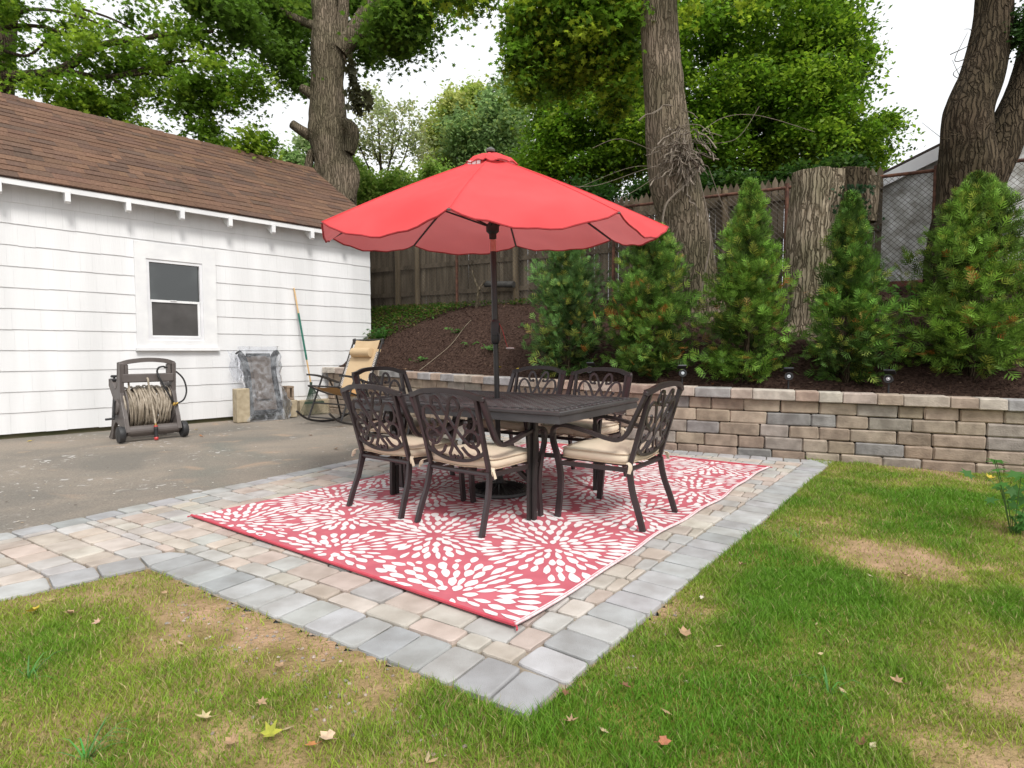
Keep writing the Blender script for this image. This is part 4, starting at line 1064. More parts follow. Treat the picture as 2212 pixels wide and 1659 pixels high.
b = MB(); b.rbox((-.30, .62, .006), (.1, .16, .012), .004); b.rbox((.30, .62, .006), (.1, .16, .012), .004); b.build('foot_plate', M['plastic'], hr) if False else None
# rake
s1, z1 = gwall(635, 622, -.035); s2, z2 = gwall(683, 890, -.34)
top = gw(0, 0, 0)*0+GC+GU*s1+GN*-.035+V(0, 0, z1); bot = GC+GU*s2+GN*-.34+V(0, 0, .03)
rk = empty('leaf_rake', (bot.x, bot.y, 0), 0, 'leaf rake with wooden handle and green grip leaning on the garage wall', 'rake'); O_ = V(bot.x, bot.y, 0)
hd = bot.lerp(top, .235)
b = MB(); b.tube([hd-O_, top-O_], .014, 8); b.build('handle', M['handle'], rk)
b = MB(); b.tube([bot.lerp(top, .43)-O_, bot.lerp(top, .80)-O_], .018, 10); b.build('grip_sleeve', M['green'], rk)
b = MB(); dr = (top-bot).normalized(); wd = GU
b.lathe([(.02, -.03), (.025, .04)], c=hd-O_, n=10)
for i in range(24):
    f = (i-11.5)/11.5; e = bot+wd*(.30*f)+V(0, 0, -.0); m_ = hd.lerp(bot, .45)+wd*(.12*f)
    b.strip([hd-O_-dr*.01+wd*.012*f, m_-O_, e-O_+dr*.03, e-O_-GN*.03+V(0, 0, -.01)], .004, .006, (0, 0, 1))
b.build('tines', M['dgreen'], rk)
b = MB(); b.strip([hd.lerp(bot, .62)+wd*.185*f-O_-GN*.006 for f in (-1, -.5, 0, .5, 1)], .035, .006, (0, 0, 1)); b.strip([hd.lerp(bot, .3)+wd*.085*f-O_-GN*.006 for f in (-1, 0, 1)], .02, .006, (0, 0, 1)); b.build('spreader', M['dgreen'], rk)
# cinder blocks and curb
def blockthing(x0, x1, ytop, ybot, n_, dep, m, lab, hollow=False):
    sa, _ = gwall(x0, ybot, n_); sb, _ = gwall(x1, ybot, n_); zb = max(0, gwall((x0+x1)/2, ybot, n_)[1]); zt = gwall((x0+x1)/2, ytop, n_)[1]
    if zb < .12: zb = 0
    c = GC+GU*((sa+sb)/2)+GN*(n_+dep/2); o = empty('concrete_block', (c.x, c.y, zb), GANG, lab, 'concrete block', 'concrete blocks by the wrapped chair')
    b = MB(); w_, h_ = abs(sb-sa), zt-zb
    if not hollow: b.rbox((0, 0, h_/2), (w_, dep, h_), .01, jit=.003)
    else:
        b.rbox((0, 0, .02), (w_, dep, .04), .006, jit=.002); b.rbox((0, 0, h_-.02), (w_, dep, .04), .006, jit=.002); b.rbox((-w_/2+.03, 0, h_/2), (.06, dep-.002, h_-.08), .006); b.rbox((w_/2-.02, 0, h_/2), (.035, dep-.002, h_-.08), .006)
    b.build('block_body', m, o)
blockthing(513, 541, 840, 909, -.50, .19, M['concrete'], 'tan concrete block standing on end left of the plastic wrapped chair')
blockthing(628, 643, 864, 897, -.36, .3, M['concrete'], 'low tan concrete block right of the plastic wrapped chair, under the brown one')
blockthing(620, 636, 834, 864, -.34, .19, M['concrete_brown'], 'hollow brown concrete block stacked right of the plastic wrapped chair', True)
sa = gwall(645, 893, -.10)[0]; sb = gwall(718, 893, -.10)[0]
o = empty('concrete_curb', (GC+GU*((sa+sb)/2)+GN*-.08), GANG, 'low tan concrete curb at the garage wall behind the leaf rake', 'curb'); b = MB(); b.rbox((0, 0, .13), (sb-sa, .15, .27), .01, jit=.004); b.build('curb_body', M['concrete'], o)
# plastic wrapped chair
sc_, _ = gwall(578, 907, -.45); c = GC+GU*sc_+GN*-.42
wc = empty('wrapped_chair', (c.x, c.y, 0), GANG, 'dark chair wrapped in clear plastic film leaning against the garage wall', 'wrapped chair')
def lean(x, z, dy=0.): return V(x, .30*z/1.15+dy, z)
b = MB()
for sx in (-1, 1):
    pts = spline([lean(sx*.25, .10), lean(sx*.23, .45), lean(sx*.22, .8), lean(sx*.25, 1.02), lean(sx*.33, 1.14)], 6); b.tube(pts, 1., prof=[(.05, .035), (-.05, .035), (-.05, -.035), (.05, -.035)], up=(0, 1, 0))
b.rbox(lean(0, .14), (.5, .08, .06), .01); b.rbox(lean(0, 1.08), (.40, .05, .06), .01)
b.build('chair_frame', M['rubber'], wc, smooth=False)
b = MB(); b.grid([[lean(x, z, -.01+.03*(1-(x/.22)**2)) for x in (-.2, -.1, 0, .1, .2)] for z in (.15, .4, .7, 1.09)]); b.grid([[lean(x, z, -.04+.02*(1-(x/.22)**2)) for x in (-.13, -.06, 0, .06, .13)] for z in (.35, .6, 1.06)]); b.build('chair_panel', M['seatfab'], wc)
b = MB(); P = []
for i in range(61):
    z = 1.22*i/60; row = []
    wid = .36+.05*math.exp(-((z-.25)/.2)**2)-.05*math.exp(-((z-.75)/.2)**2)+.02*math.sin(z*9)+.012*math.sin(z*31)
    for j in range(71):
        th = -1.9+3.8*j/70; x = wid*math.copysign(abs(math.sin(th))**.7, math.sin(th)) if abs(th) < PI/2 else math.copysign(wid-.0*abs(th), th); y = -.085*max(0, math.cos(th))**.6+(.10*(abs(th)-PI/2) if abs(th) > PI/2 else 0)
        dd = 1-2*abs(float(fbm(x*1.0+3, z*.7, 5.5, 2))-.5)*2; d2 = 1-2*abs(float(fbm(x+1, z*.6+x*.5, 13, 6))-.5)*2
        amp = .035 if z < .5 else .018
        row.append(lean(x+.012*d2, z+.01*dd, y-.03-amp*(dd-.5)-.008*(d2-.5)))
    P.append(row)
b.grid(P)
b.build('plastic_film', M['film'], wc, smooth=2)
b = MB(); b.grid([[lean(-.30-.18*i/8+.02*math.sin(j), .72+.42*j/10-.10*i/8*(1-j/10)+.03*math.sin(i*1.3+j), .02*math.sin(i*2+j*1.1)) for j in range(11)] for i in range(9)]); b.build('loose_film', M['film'], wc, smooth=2)
# rocking recliner
rc_ = empty('rocking_recliner', (-2.68, 9.36, 0), math.radians(-122-90), 'tan sling folding rocking recliner with head pillow between garage and stone wall', 'recliner')
md = M['metal_dark']; W2 = .31
for sx in (-1, 1):
    x = sx*(W2+.035)
    b = MB(); b.tube(spline([V(x, .60, .20), V(x, .42, .075), V(x, .15, .014), V(x, -.15, .02), V(x, -.42, .10), V(x, -.52, .15)], 6), .016, 8); b.build('rocker', md, rc_, smooth=True)
    b = MB(); b.tube([V(x, .40, .07), V(x, .12, .70)], .014, 8); b.build('leg', md, rc_)
    b = MB(); b.tube([V(x, -.22, .03), V(x, -.12, .42), V(x, .02, .66)], .014, 8); b.build('leg', md, rc_)
    b = MB(); b.strip(spline([V(x, .40, .72), V(x, .2, .695), V(x, -.05, .62), V(x, -.17, .58)], 4), .026, .05, (0, 0, 1)); b.build('armrest', M['rubber'], rc_)
b = MB()
for (y, z) in ((.385, .10), (.30, .30), (-.20, .10)): b.tube([V(-W2-.035, y, z), V(W2+.035, y, z)], .011, 7)
for sx in (-1, 1):
    b.tube(spline([V(sx*W2, .42, .56), V(sx*W2, .2, .47), V(sx*W2, -.03, .40), V(sx*W2, -.12, .46), V(sx*W2, -.22, .66), V(sx*W2, -.46, 1.20), V(sx*(W2-.02), -.48, 1.235)], 6), .013, 8)
b.tube([V(-W2, .42, .56), V(W2, .42, .56)], .012, 8); b.tube([V(-W2+.02, -.48, 1.235), V(W2-.02, -.48, 1.235)], .012, 8)
for sx in (-1, 1): b.rbox((sx*W2, -.475, 1.21), (.045, .04, .09), .01)
b.build('sling_frame', md, rc_, smooth=True)
b = MB(); wS = W2-.055
b.grid([[V(x, y, z-.015*(1-(x/wS)**2)) for x in (-wS, -wS/2, 0, wS/2, wS)] for (y, z) in ((-.15, .50), (-.22, .67), (-.32, .90), (-.41, 1.10), (-.47, 1.23))])
b.build('back_sling', M['sling'], rc_, smooth=True)
b = MB(); b.grid([[V(x, y, z-.02*(1-(x/wS)**2)) for x in (-wS, -wS/2, 0, wS/2, wS)] for (y, z) in ((.42, .56), (.2, .47), (-.02, .405), (-.12, .455), (-.15, .50))])
b.build('seat_sling', M['orange_sling'], rc_, smooth=True)
b = MB()
for sx in (-1, 1):
    for k in range(22):
        t = .05+.75*k/22; y = -.15-.31*t; z = .50+.70*t; b.tube([V(sx*(wS-.005), y, z), V(sx*(W2-.0), y-.013, z+.03)], .0035, 4); b.tube([V(sx*(wS-.005), y, z), V(sx*(W2), y+.01, z-.02)], .0035, 4)
b.build('lacing', M['cord'], rc_)
b = MB(); yc, zc = -.345, 1.04; b.tube([V(-.20, yc, zc), V(-.195, yc, zc), V(.195, yc, zc), V(.20, yc, zc)], [.055, .072, .072, .055], 18); pw = b.build('pillow', M['sling'], rc_, smooth=True)
b = MB(); b.strip([V(-W2-.02, yc-.06, zc+.03), V(W2+.02, yc-.06, zc+.03)], .045, .006, (0, -.4, 1)); b.build('pillow_strap', M['sling'], pw); rc_.scale = (1.08,)*3

# ------------------------------------------------------------------ fences
def fq(x): r_ = (x-1106)/1260.; return (9.8-5.35*r_)/(15.3+8.85*r_)
FL = (FB-FA).length; FD = (FB-FA)/FL; FN = V(-FD.y, FD.x, 0); FN = FN if FN.y > 0 else -FN; FANG = math.atan2(-FD.y, -FD.x)
ctop = lambda q: 3.46+.20*q
cl_ = empty('chain_link_fence', tuple(FA), FANG, 'rusty chain link fence along the top of the planted bank', 'chain link fence')
# local: x along the fence, z up
b = MB(); b.tube([(0, 0, ctop(0)), (-FL, 0, ctop(1))], .024, 8); b.build('rail', M['rust'], cl_)
for q in [fq(988), fq(1323), fq(2005), fq(1690), .93, .02]:
    b = MB(); b.tube([(-q*FL, 0, 1.9), (-q*FL, 0, ctop(q)+.06)], .028, 8); b.build('post', M['rust'], cl_)
b = MB(); zb = 2.02; stp = .075; n = int((FL+2)/stp)
for i in range(-22, n):
    for sg in (1, -1):
        x0 = i*stp if sg > 0 else (i*stp+1.5); L_ = 1.5
        if x0 < 0 or x0+sg*L_ < 0 or x0 > FL or x0+sg*L_ > FL: continue
        q = x0/FL; P0_ = V(-x0, .0, zb); P1_ = V(-x0-sg*L_*1.0, .0, ctop(q)-.01)
        b.tube([P0_, P1_], .0033, 3, cap=False)
b.build('mesh', M['wire'], cl_)
sf = empty('stockade_fence', tuple(FA+FN*.14), FANG, 'weathered grey wooden stockade fence with pointed pickets behind the chain link', 'wooden fence')
qs = fq(1895); x = qs*FL; pn = 0; step = .088
while x < FL:
    b = MB(); xe = min(FL, x+2.4)
    while x < xe:
        w_ = random.uniform(.080, .0885); h_ = 3.74+.16*(x/FL-.4)+random.uniform(-.03, .03); ty = random.uniform(-.006, .006); tl = random.uniform(-.006, .006)
        vs = [(x, ty, 1.95), (x+w_, ty, 1.95), (x+w_+tl, ty, h_-.09), (x+w_*.5+tl, ty, h_), (x+tl, ty, h_-.09)]; vs = [(-a, c_, d_) for a, c_, d_ in vs]; vs += [(a, c_+.016, d_) for a, c_, d_ in vs]
        k = random.uniform(.7, 1.15); b.add(vs, [(0, 1, 2, 3, 4), (9, 8, 7, 6, 5)]+[(i, 5+i, 5+(i+1) % 5, (i+1) % 5) for i in range(5)], col=(k, k*.98, k*.95)); x += step+random.uniform(-.001, .003)
    b.build('picket_panel', M['wood_old'], sf, fix=True)
for zz in (2.30, 2.86, 3.42): b = MB(); b.strip([V(-qs*FL, -.025, zz), V(-FL, -.025, zz+.06)], .085, .04, (0, 0, 1), col=(.8, .78, .75)); b.build('rail', M['wood_old'], sf)
for q in [fq(901), fq(1112), fq(1360), fq(1560), fq(1760), .8, .93]: b = MB(); b.tube([(-q*FL, -.085, 1.85), (-q*FL-.03, -.085, 3.62)], [.062, .055], 10, col=(.95, .9, .8)); b.build('post', M['wood_old'], sf)
# shed behind the fence
def fpl(x, y, off):
    d = ray(x, y); p0 = FA+FN*off; A = d[0]*(-FD.y)+FD.x*d[1]; t = (p0.x*(-FD.y)+FD.x*p0.y)/A; q = V(d[0]*t, d[1]*t, H+d[2]*t); return -(q-p0).dot(FD), q.z
SO = .6; a0, zr0 = fpl(1897, 385, SO); a1, zr1 = fpl(2128, 270, SO); sl = (zr1-zr0)/(a1-a0); apx = a1+1.9; apz = zr0+sl*(apx-a0)
sh = empty('shed', tuple(FA+FN*SO), FANG, 'old white shed with peeling paint and low gable roof behind the chain link', 'shed')
aL = a0+.02; aR = 2*apx-aL
b = MB(); poly = [(aL, 2.0), (aL, zr0-.05), (apx, apz-.06), (aR, zr0-.05), (aR, 2.0)]; n = 5
vs = [(a, 0, z) for a, z in poly]+[(a, 4, z) for a, z in poly]; b.add(vs, [tuple(range(5)), tuple(range(9, 4, -1))]+[(i, 5+i, 5+(i+1) % 5, (i+1) % 5) for i in range(5)])
b.build('wall', M['shed'], sh, fix=True)
b = MB(); b.box(((aL+aR)/2, .03, 2.06), (abs(aR-aL)-.05, .1, .19)); b.build('footing', mat('red_footing', (.12, .035, .02), (.2, .07, .05), 10, rough=.95, bump=.4), sh)
b = MB()
for (p, q) in (((a0-.28, zr0-.12), (apx, apz)), ((apx, apz), (2*apx-a0+.28, zr0-.12))): b.strip([V(p[0], -.12, p[1]-.10), V(q[0], -.12, q[1]-.10)], .16, .025, (0, 0, 1))
b.build('barge_board', M['trim'], sh)
b = MB()
for (p, q) in (((a0-.3, zr0-.13), (apx, apz)), ((apx, apz), (2*apx-a0+.3, zr0-.13))):
    b.add([(p[0], -.13, p[1]), (q[0], -.13, q[1]), (q[0], 4.2, q[1]), (p[0], 4.2, p[1]), (p[0], -.13, p[1]+.03), (q[0], -.13, q[1]+.03), (q[0], 4.2, q[1]+.03), (p[0], 4.2, p[1]+.03)], [(0, 1, 5, 4), (4, 5, 6, 7), (3, 2, 1, 0), (1, 2, 6, 5), (0, 4, 7, 3)], col=(.09, .07, .06))
b.build('roof', M['shingle'], sh, fix=True)
# ribbed pipe on a forked stick against the fence
q = fq(1085); pp = FA+FD*(q*FL)-FN*.10
o = empty('ribbed_pipe', (pp.x, pp.y, 2.40), FANG, 'short black ribbed plastic pipe lying level against the fence mesh', 'pipe')
b = MB(); pr = []
for i in range(40): pr.append((.062 if i % 2 else .052, i*.65/40-.32))
b.lathe(pr, n=14, M=Matrix.Rotation(PI/2+.07, 3, 'Y')); b.build('pipe_body', M['grey_rubber'], o)
b = MB(); gy = fq(1046); g0 = FA+FD*(gy*FL)-FN*.22
o = empty('forked_branch', (g0.x, g0.y, 2.02), FANG, 'forked dead branch standing in the weeds in front of the fence', 'dead branch')
b.tube(spline([V(-.03, 0, -.05), V(0, 0, .18), V(.03, 0, .30), V(.16, .02, .45)], 5), [.03]*6+[.026]*5+[.018]*5, 7); b.build('limb', M['bark'], o)
b = MB(); b.tube(spline([V(.03, 0, .28), V(-.04, 0, .42), V(-.12, .03, .58), V(-.14, .04, .66)], 4), [.024]*5+[.018]*8, 7); b.build('limb', M['bark'], o)

# ------------------------------------------------------------------ solar spotlights
def spot():
    t = empty('solar_spotlight', (0, 0, 0))
    b = MB(); b.tube([V(0, 0, -.05), V(0, 0, .15)], .009, 8); b.build('stake', M['rubber'], t)
    b = MB(); MR = Matrix.Rotation(PI/2-.15, 3, 'X'); b.lathe([(.025, -.06), (.036, -.04), (.042, .02), (.044, .035), (.036, .036), (.030, .024)], c=(0, 0, .20), n=18, M=MR); ho = b.build('lamp_housing', M['rubber'], t, smooth=True)
    b = MB(); b.lathe([(.010, .026), (.020, .030), (.018, .034)], c=(0, 0, .20), n=18, M=MR); b.superell((0, -.034, .205), (.016, .01, .016), 1, 1, 6, 10); b.build('lens', M['lens'], ho, smooth=True)
    b = MB(); R_ = Matrix.Rotation(-.5, 3, 'X'); b.rbox((0, .03, .275), (.105, .085, .012), .003, R_); pn_ = b.build('panel_frame', M['rubber'], t)
    b = MB(); b.box((0, .0267, .2822), (.092, .072, .003), R_); b.build('solar_cell', M['solar'], pn_)
    return t
sp = spot(); SPL = [(1275, 806, 'solar spotlight at the foot of the first arborvitae, above the far dining chairs'), (1474, 826, 'solar spotlight between the second and third arborvitae from the garage'), (1704, 835, 'solar spotlight between the third and fourth arborvitae from the garage'), (1921, 868, 'solar spotlight between the fourth and the large right arborvitae')]
def wallY(x):      # distance of the wall face along the sight column x
    best = None
    for i in range(0, 401):
        p, d = wallp(WL_*i/400); e = abs(CX+F*p.x/p.y-x)
        if best is None or e < best[0]: best = (e, p.y, WL_*i/400)
    return best[1], best[2]
for i, (x, y, lb) in enumerate(SPL):
    yw, s = wallY(x); Y = yw+.30; X = (x-CX)/F*Y; z = hill_at(X, Y)
    o = sp if i == 0 else copy_tree(sp); o.location = (X, Y, z-.01); o.rotation_euler = (0, 0, random.uniform(-.5, .1)+math.atan2(-X, Y)*.6); o.scale = (1.0,)*3; tag(o, lb, 'spotlight', 'solar spotlights along the top of the stone wall')
# ------------------------------------------------------------------ foliage helpers
def rotmats(n, r, flat=.5):
    """random orthonormal frames, n x 3 x 3; flat pushes the third axis toward +z"""
    z = r.normal(size=(n, 3)); z[:, 2] = np.abs(z[:, 2])+flat*2; z /= np.linalg.norm(z, axis=1)[:, None]
    a = r.normal(size=(n, 3)); x = a-z*(a*z).sum(1)[:, None]; x /= np.linalg.norm(x, axis=1)[:, None]; y = np.cross(z, x)
    return x, y, z
DIA = np.array([(-.5, 0, 0), (0, -.34, .06), (.55, 0, -.04), (0, .34, .06)])
mp_a = [(0, -.5), (.10, -.28), (.42, -.38), (.30, -.12), (.52, .10), (.22, .14), (.12, .50), (-.10, .20), (-.0, .56), (-.18, .16), (-.50, .14), (-.28, -.12), (-.42, -.36), (-.1, -.28)]
MAPLE = [(0, -.5), (.14, -.26), (.46, -.34), (.27, -.06), (.50, .22), (.17, .16), (0, .58), (-.17, .16), (-.50, .22), (-.27, -.06), (-.46, -.34), (-.14, -.26)]
MAPLE = np.array([(x, y, -.25*x*x-.1*y*y) for x, y in MAPLE])
def leaves(name, P, size, cols, r, parent=None, shape=DIA, flat=.35, m=None, smooth=False):
    n = len(P); x, y, z = rotmats(n, r, flat); s = size[:, None, None]
    T = shape[None, :, :]*s
    vs = P[:, None, :]+T[..., 0:1]*x[:, None, :]+T[..., 1:2]*y[:, None, :]+T[..., 2:3]*z[:, None, :]
    k = len(shape); return bulk(name, vs.reshape(-1, 3), np.arange(n*k).reshape(n, k), m or M['leaf'], cols, parent)
def clumpcloud(blobs, ncl, per, rc, r, shell=.45, flatc=.55):
    """blobs: (x,y,z, rx,ry,rz, weight). returns points and clump ids/clump tint"""
    w_ = np.array([b[6] for b in blobs]); w_ = w_/w_.sum(); which = r.choice(len(blobs), ncl, p=w_)
    B = np.array([b[:6] for b in blobs])[which]
    d = r.normal(size=(ncl, 3)); d /= np.linalg.norm(d, axis=1)[:, None]; rad = r.uniform(shell**3, 1, ncl)**(1/3)
    c = B[:, :3]+B[:, 3:]*d*rad[:, None]
    rcs = rc*r.uniform(.5, 1.35, ncl)
    ids = np.repeat(np.arange(ncl), per); q = r.normal(size=(ncl*per, 3))*np.array([1, 1, flatc])*.55
    # droop outwards
    P = c[ids]+q*rcs[ids][:, None]; P[:, 2] -= .35*(q[:, 0]**2+q[:, 1]**2)*rcs[ids]
    return P, ids, c
def tint(ids, ncl, base, r, spread=.35, alt=None, altp=.15):
    t = r.uniform(1-spread, 1+spread, ncl)[ids][:, None]; n = len(ids)
    c = np.array(base)[None, :]*t*r.uniform(.75, 1.25, (n, 1))
    if alt is not None: k = (r.random(ncl) < altp)[ids][:, None]; c = np.where(k, np.array(alt)[None, :]*r.uniform(.7, 1.2, (n, 1)), c)
    return c
def trunk(name, pts, rad, m, parent, sides=22, rough_=.07, n=7, seed=0, flare=0):
    n *= 3; sides = int(sides*2.2)
    P = spline(pts, n); N = len(P); R_ = np.interp(np.linspace(0, len(pts)-1, N), range(len(pts)), rad); b = MB(); rows = []; al = 0.
    for i, p in enumerate(P):
        al += (P[i]-P[i-1]).length if i else 0
        t = (P[min(i+1, N-1)]-P[max(i-1, 0)]).normalized(); a = V(1, 0, 0); a = (a-t*a.dot(t)).normalized() if abs(t.x) < .95 else V(0, 1, 0); c = t.cross(a); row = []
        for k in range(sides+1):
            th = 2*PI*(k % sides)/sides; q = float(fbm(math.cos(th)*1.3+seed, al*1.1+math.sin(th)*1.3, 1.6, seed % 9)); q2 = float(vn((th if th < PI else 2*PI-th)*11+.5*float(vn(al*2, th, 1)), al*1.3, 1., seed % 7)); q2 = 1-abs(2*q2-1)
            rr = R_[i]*(1+rough_*2.6*(q-.5)+rough_*1.1*(q2-.5)); row.append(p+(a*math.cos(th)+c*math.sin(th))*rr)
        rows.append(row)
    b.grid(rows)
    ctr_ = len(b.v); b.v.append(tuple(P[-1])); L0 = (N-1)*(sides+1)
    for k in range(sides): b.f.append((L0+k, L0+k+1, ctr_)); b.c.append((1, 1, 1)); b.m.append(0)
    return b.build(name, m, parent, smooth=2, fix=True)
def limb(name, pts, r0, r1, m, parent, sides=8, n=6):
    P = spline(pts, n); N = len(P); b = MB(); b.tube(P, [r0+(r1-r0)*i/(N-1) for i in range(N)], sides); return b.build(name, m, parent, smooth=True)

# ------------------------------------------------------------------ arborvitae
def spray_shape():
    """one flat fan spray, quads in the x(across) y(along) plane"""
    q = []
    def leaf(bx, by, ang, L, w_):
        c, s_ = math.cos(ang), math.sin(ang)
        for (x, y) in ((0, -w_*.6), (L*.55, -w_), (L, 0), (L*.5, w_)): q.append((bx+x*c-y*s_, by+x*s_+y*c, 0))
    leaf(0, 0, PI/2, 1., .055)
    for k in range(3):
        y = .12+.23*k; L = .66-.13*k
        for sg in (-1, 1):
            a = PI/2+sg*(.85-.08*k); leaf(0, y, a, L, .055)
    return np.array(q)
SPR = spray_shape(); NL = len(SPR)//4
def arbor(X, Y, ht, rad, lab, seed, nsp,  base=(.028, .085, .022), dead=.04, lean_=(0, 0), asym=0., low_dead=.12, pf=(.6, .88, 1., .86, .60, .34, .18, .03)):
    r = np.random.default_rng(seed); z0 = hill_at(X, Y)-.02; nsp = int(nsp*1.7); base = (base[0]*3.0, base[1]*1.9, base[2]*1.15)
    o = empty('arborvitae', (X, Y, z0), 0, lab, 'arborvitae', 'young arborvitae planted in a row on the mulch bank')
    limb('trunk', [V(0, 0, 0), V(lean_[0]*.5, 0, ht*.5), V(lean_[0], lean_[1], ht*.93)], .04, .008, M['bark_dark'], o)
    nb = nsp//15; nsp = nb*15; hb = r.random(nb)**.85; tb2 = r.uniform(0, 2*PI, nb); lb_ = r.uniform(.62, 1.22, nb); bi = np.repeat(np.arange(nb), 15)
    f_ = np.tile(np.linspace(.22, 1, 15), nb)+r.normal(0, .04, nsp)
    h = np.clip(hb[bi]+r.normal(0, .018, nsp)+.05*(f_-.6), 0, 1); th = tb2[bi]+r.normal(0, .17, nsp)/(.4+f_)
    prof = np.interp(h, [0, .06, .18, .38, .6, .8, .92, 1.], pf); rad = rad*.90
    # vertical leaders make the outline uneven
    lob = 1+.22*(np.sin(th*3+seed)*.5+np.sin(th*5+seed*2+h*4)*.5)+.24*(vn(th*1.5, h*7, 1, seed)-.5)
    dep = f_*lb_[bi]; R_ = rad*prof*lob*dep
    P = np.stack([R_*np.cos(th)+lean_[0]*h, R_*np.sin(th)+lean_[1]*h, .03+h*ht*.94], 1)
    # spray frame: y axis outward+up, droops low down
    upf = .35+1.2*h+r.normal(0, .35, nsp)-.35*(h < .25); yd = np.stack([np.cos(th), np.sin(th), upf], 1); yd += r.normal(0, .28, (nsp, 3)); yd /= np.linalg.norm(yd, axis=1)[:, None]
    tg = np.stack([-np.sin(th), np.cos(th), np.zeros(nsp)], 1); mixv = r.normal(size=(nsp, 3))*.7; a = tg+mixv; xd = a-yd*(a*yd).sum(1)[:, None]; xd /= np.linalg.norm(xd, axis=1)[:, None]; zd = np.cross(xd, yd)
    sz = r.uniform(.08, .165, nsp)*(1-.25*h)
    T = SPR[None]*sz[:, None, None]
    # curl
    cz = -.9*(T[..., 1:2]**2)/sz[:, None, None]*r.uniform(-.2, .5, nsp)[:, None, None]
    vs = P[:, None, :]+T[..., 0:1]*xd[:, None]+T[..., 1:2]*yd[:, None]+cz*zd[:, None]
    cl = np.clip(1.5*(vn(th*2.2, h*9, 1, seed+3)-.5)+.5, 0, 1); g = np.array(base)[None]*(.45+1.2*cl[:, None])*(.45+.75*f_[:, None])*r.uniform(.7, 1.35, (nsp, 1)); yel = np.array([.42, .44, .07]);  # sprays darken inward: shade inside the crown is put into their colour
    ky = np.clip((r.random(nsp)-.80)*3, 0, .6)[:, None]; g = g*(1-ky)+yel*ky
    dk = (vn(th*3.1+5, h*6+2, 1.3, seed+5) > .80) & (h < .62) & (r.random(nsp) < .75) | (r.random(nsp) < dead*.25); dk = dk & (r.random(nsp) < .12+low_dead*2)
    bc = np.where(r.random((nsp, 1)) < .5, np.array([[.38, .15, .03]]), np.array([[.33, .24, .06]]))*r.uniform(.6, 1.1, (nsp, 1)); g = np.where(dk[:, None], bc, g)
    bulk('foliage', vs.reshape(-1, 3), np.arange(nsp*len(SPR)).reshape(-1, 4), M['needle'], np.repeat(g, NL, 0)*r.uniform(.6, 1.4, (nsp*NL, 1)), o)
    return o
def arb_at(x, ytop, wpx, dY, lab, seed, nsp, **k):
    yw, s = wallY(x); Y = yw+dY; X = (x-CX)/F*Y; z0 = hill_at(X, Y); zt = H+(758-ytop)/F*Y
    return arbor(X, Y, zt-z0+.06, wpx/F*Y/2, lab, seed, nsp, **k)
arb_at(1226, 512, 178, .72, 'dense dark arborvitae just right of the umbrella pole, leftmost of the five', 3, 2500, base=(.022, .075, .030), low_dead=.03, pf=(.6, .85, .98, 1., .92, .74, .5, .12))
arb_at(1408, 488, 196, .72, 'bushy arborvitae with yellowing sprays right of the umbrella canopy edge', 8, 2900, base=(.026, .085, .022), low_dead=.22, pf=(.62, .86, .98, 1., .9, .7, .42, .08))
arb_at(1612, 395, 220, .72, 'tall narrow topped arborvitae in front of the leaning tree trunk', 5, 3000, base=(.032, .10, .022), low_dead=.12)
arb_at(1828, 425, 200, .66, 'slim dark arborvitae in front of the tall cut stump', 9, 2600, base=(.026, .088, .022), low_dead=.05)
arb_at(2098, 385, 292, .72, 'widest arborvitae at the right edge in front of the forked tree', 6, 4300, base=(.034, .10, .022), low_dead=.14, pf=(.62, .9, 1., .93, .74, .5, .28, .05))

# ------------------------------------------------------------------ trees
def px(pts, Y, dy=0.): return [AT(x, y, Y+dy) for x, y in pts]
def wpx(ws, Y): return [w_/F*Y/2 for w_ in ws]
# A: big maple trunk behind the garage
YA = 15.2
ta = empty('maple_tree', tuple(px([(715, 700)], YA)[0].xy)+(1.9,), 0, 'big old maple with knobbly trunk and sawn limb stubs rising behind the garage roof', 'tree'); OA = ta.location.copy()
loc = lambda L, O: [p-O for p in L]
trunk('trunk', loc(px([(722, 760), (722, 560), (722, 470), (724, 400), (720, 345), (712, 290), (708, 230), (706, 170), (710, 110), (706, 50), (702, -30), (704, -140)], YA), OA), wpx([98, 90, 84, 80, 76, 84, 68, 62, 70, 56, 52, 46], YA), M['bark'], ta, 26, .10, 7, 3)
for (pp_, r0, r1) in [([(735, 110), (757, 80), (785, 35), (815, -20), (850, -90)], .24, .14), ([(728, 120), (738, 60), (742, 0), (735, -80)], .17, .12), ([(685, 300), (665, 290), (648, 280), (631, 268)], .15, .11), ([(690, 215), (668, 200), (651, 190)], .16, .10), ([(690, 340), (676, 330), (668, 350), (664, 390), (672, 440)], .13, .08), ([(700, 110), (684, 100), (676, 92)], .14, .09), ([(742, 270), (758, 280), (760, 300), (752, 330)], .2, .17), ([(744, 350), (758, 370), (760, 392), (750, 430)], .2, .2), ([(760, 75), (820, 70), (870, 40), (910, -10)], .08, .04), ([(690, 60), (640, 40), (580, 10), (520, -30)], .12, .05)]:
    limb('limb', loc(px(pp_, YA, -.12), OA), r0, r1, M['bark'], ta, 10)
r = np.random.default_rng(21)
SHR = 0.
def blobs_px(L, dep=1.2): # (x, y, Y, rx_px, ry_px, depth_m, weight)
    out = []
    for (x, y, Y, rx, ry, dm, w_) in L: p = AT(x, y, Y); out.append((p.x, p.y, p.z, max(.15, rx/F*Y-SHR), max(.15, dm-SHR*.3), max(.12, ry/F*Y-SHR*.7), w_))
    return out
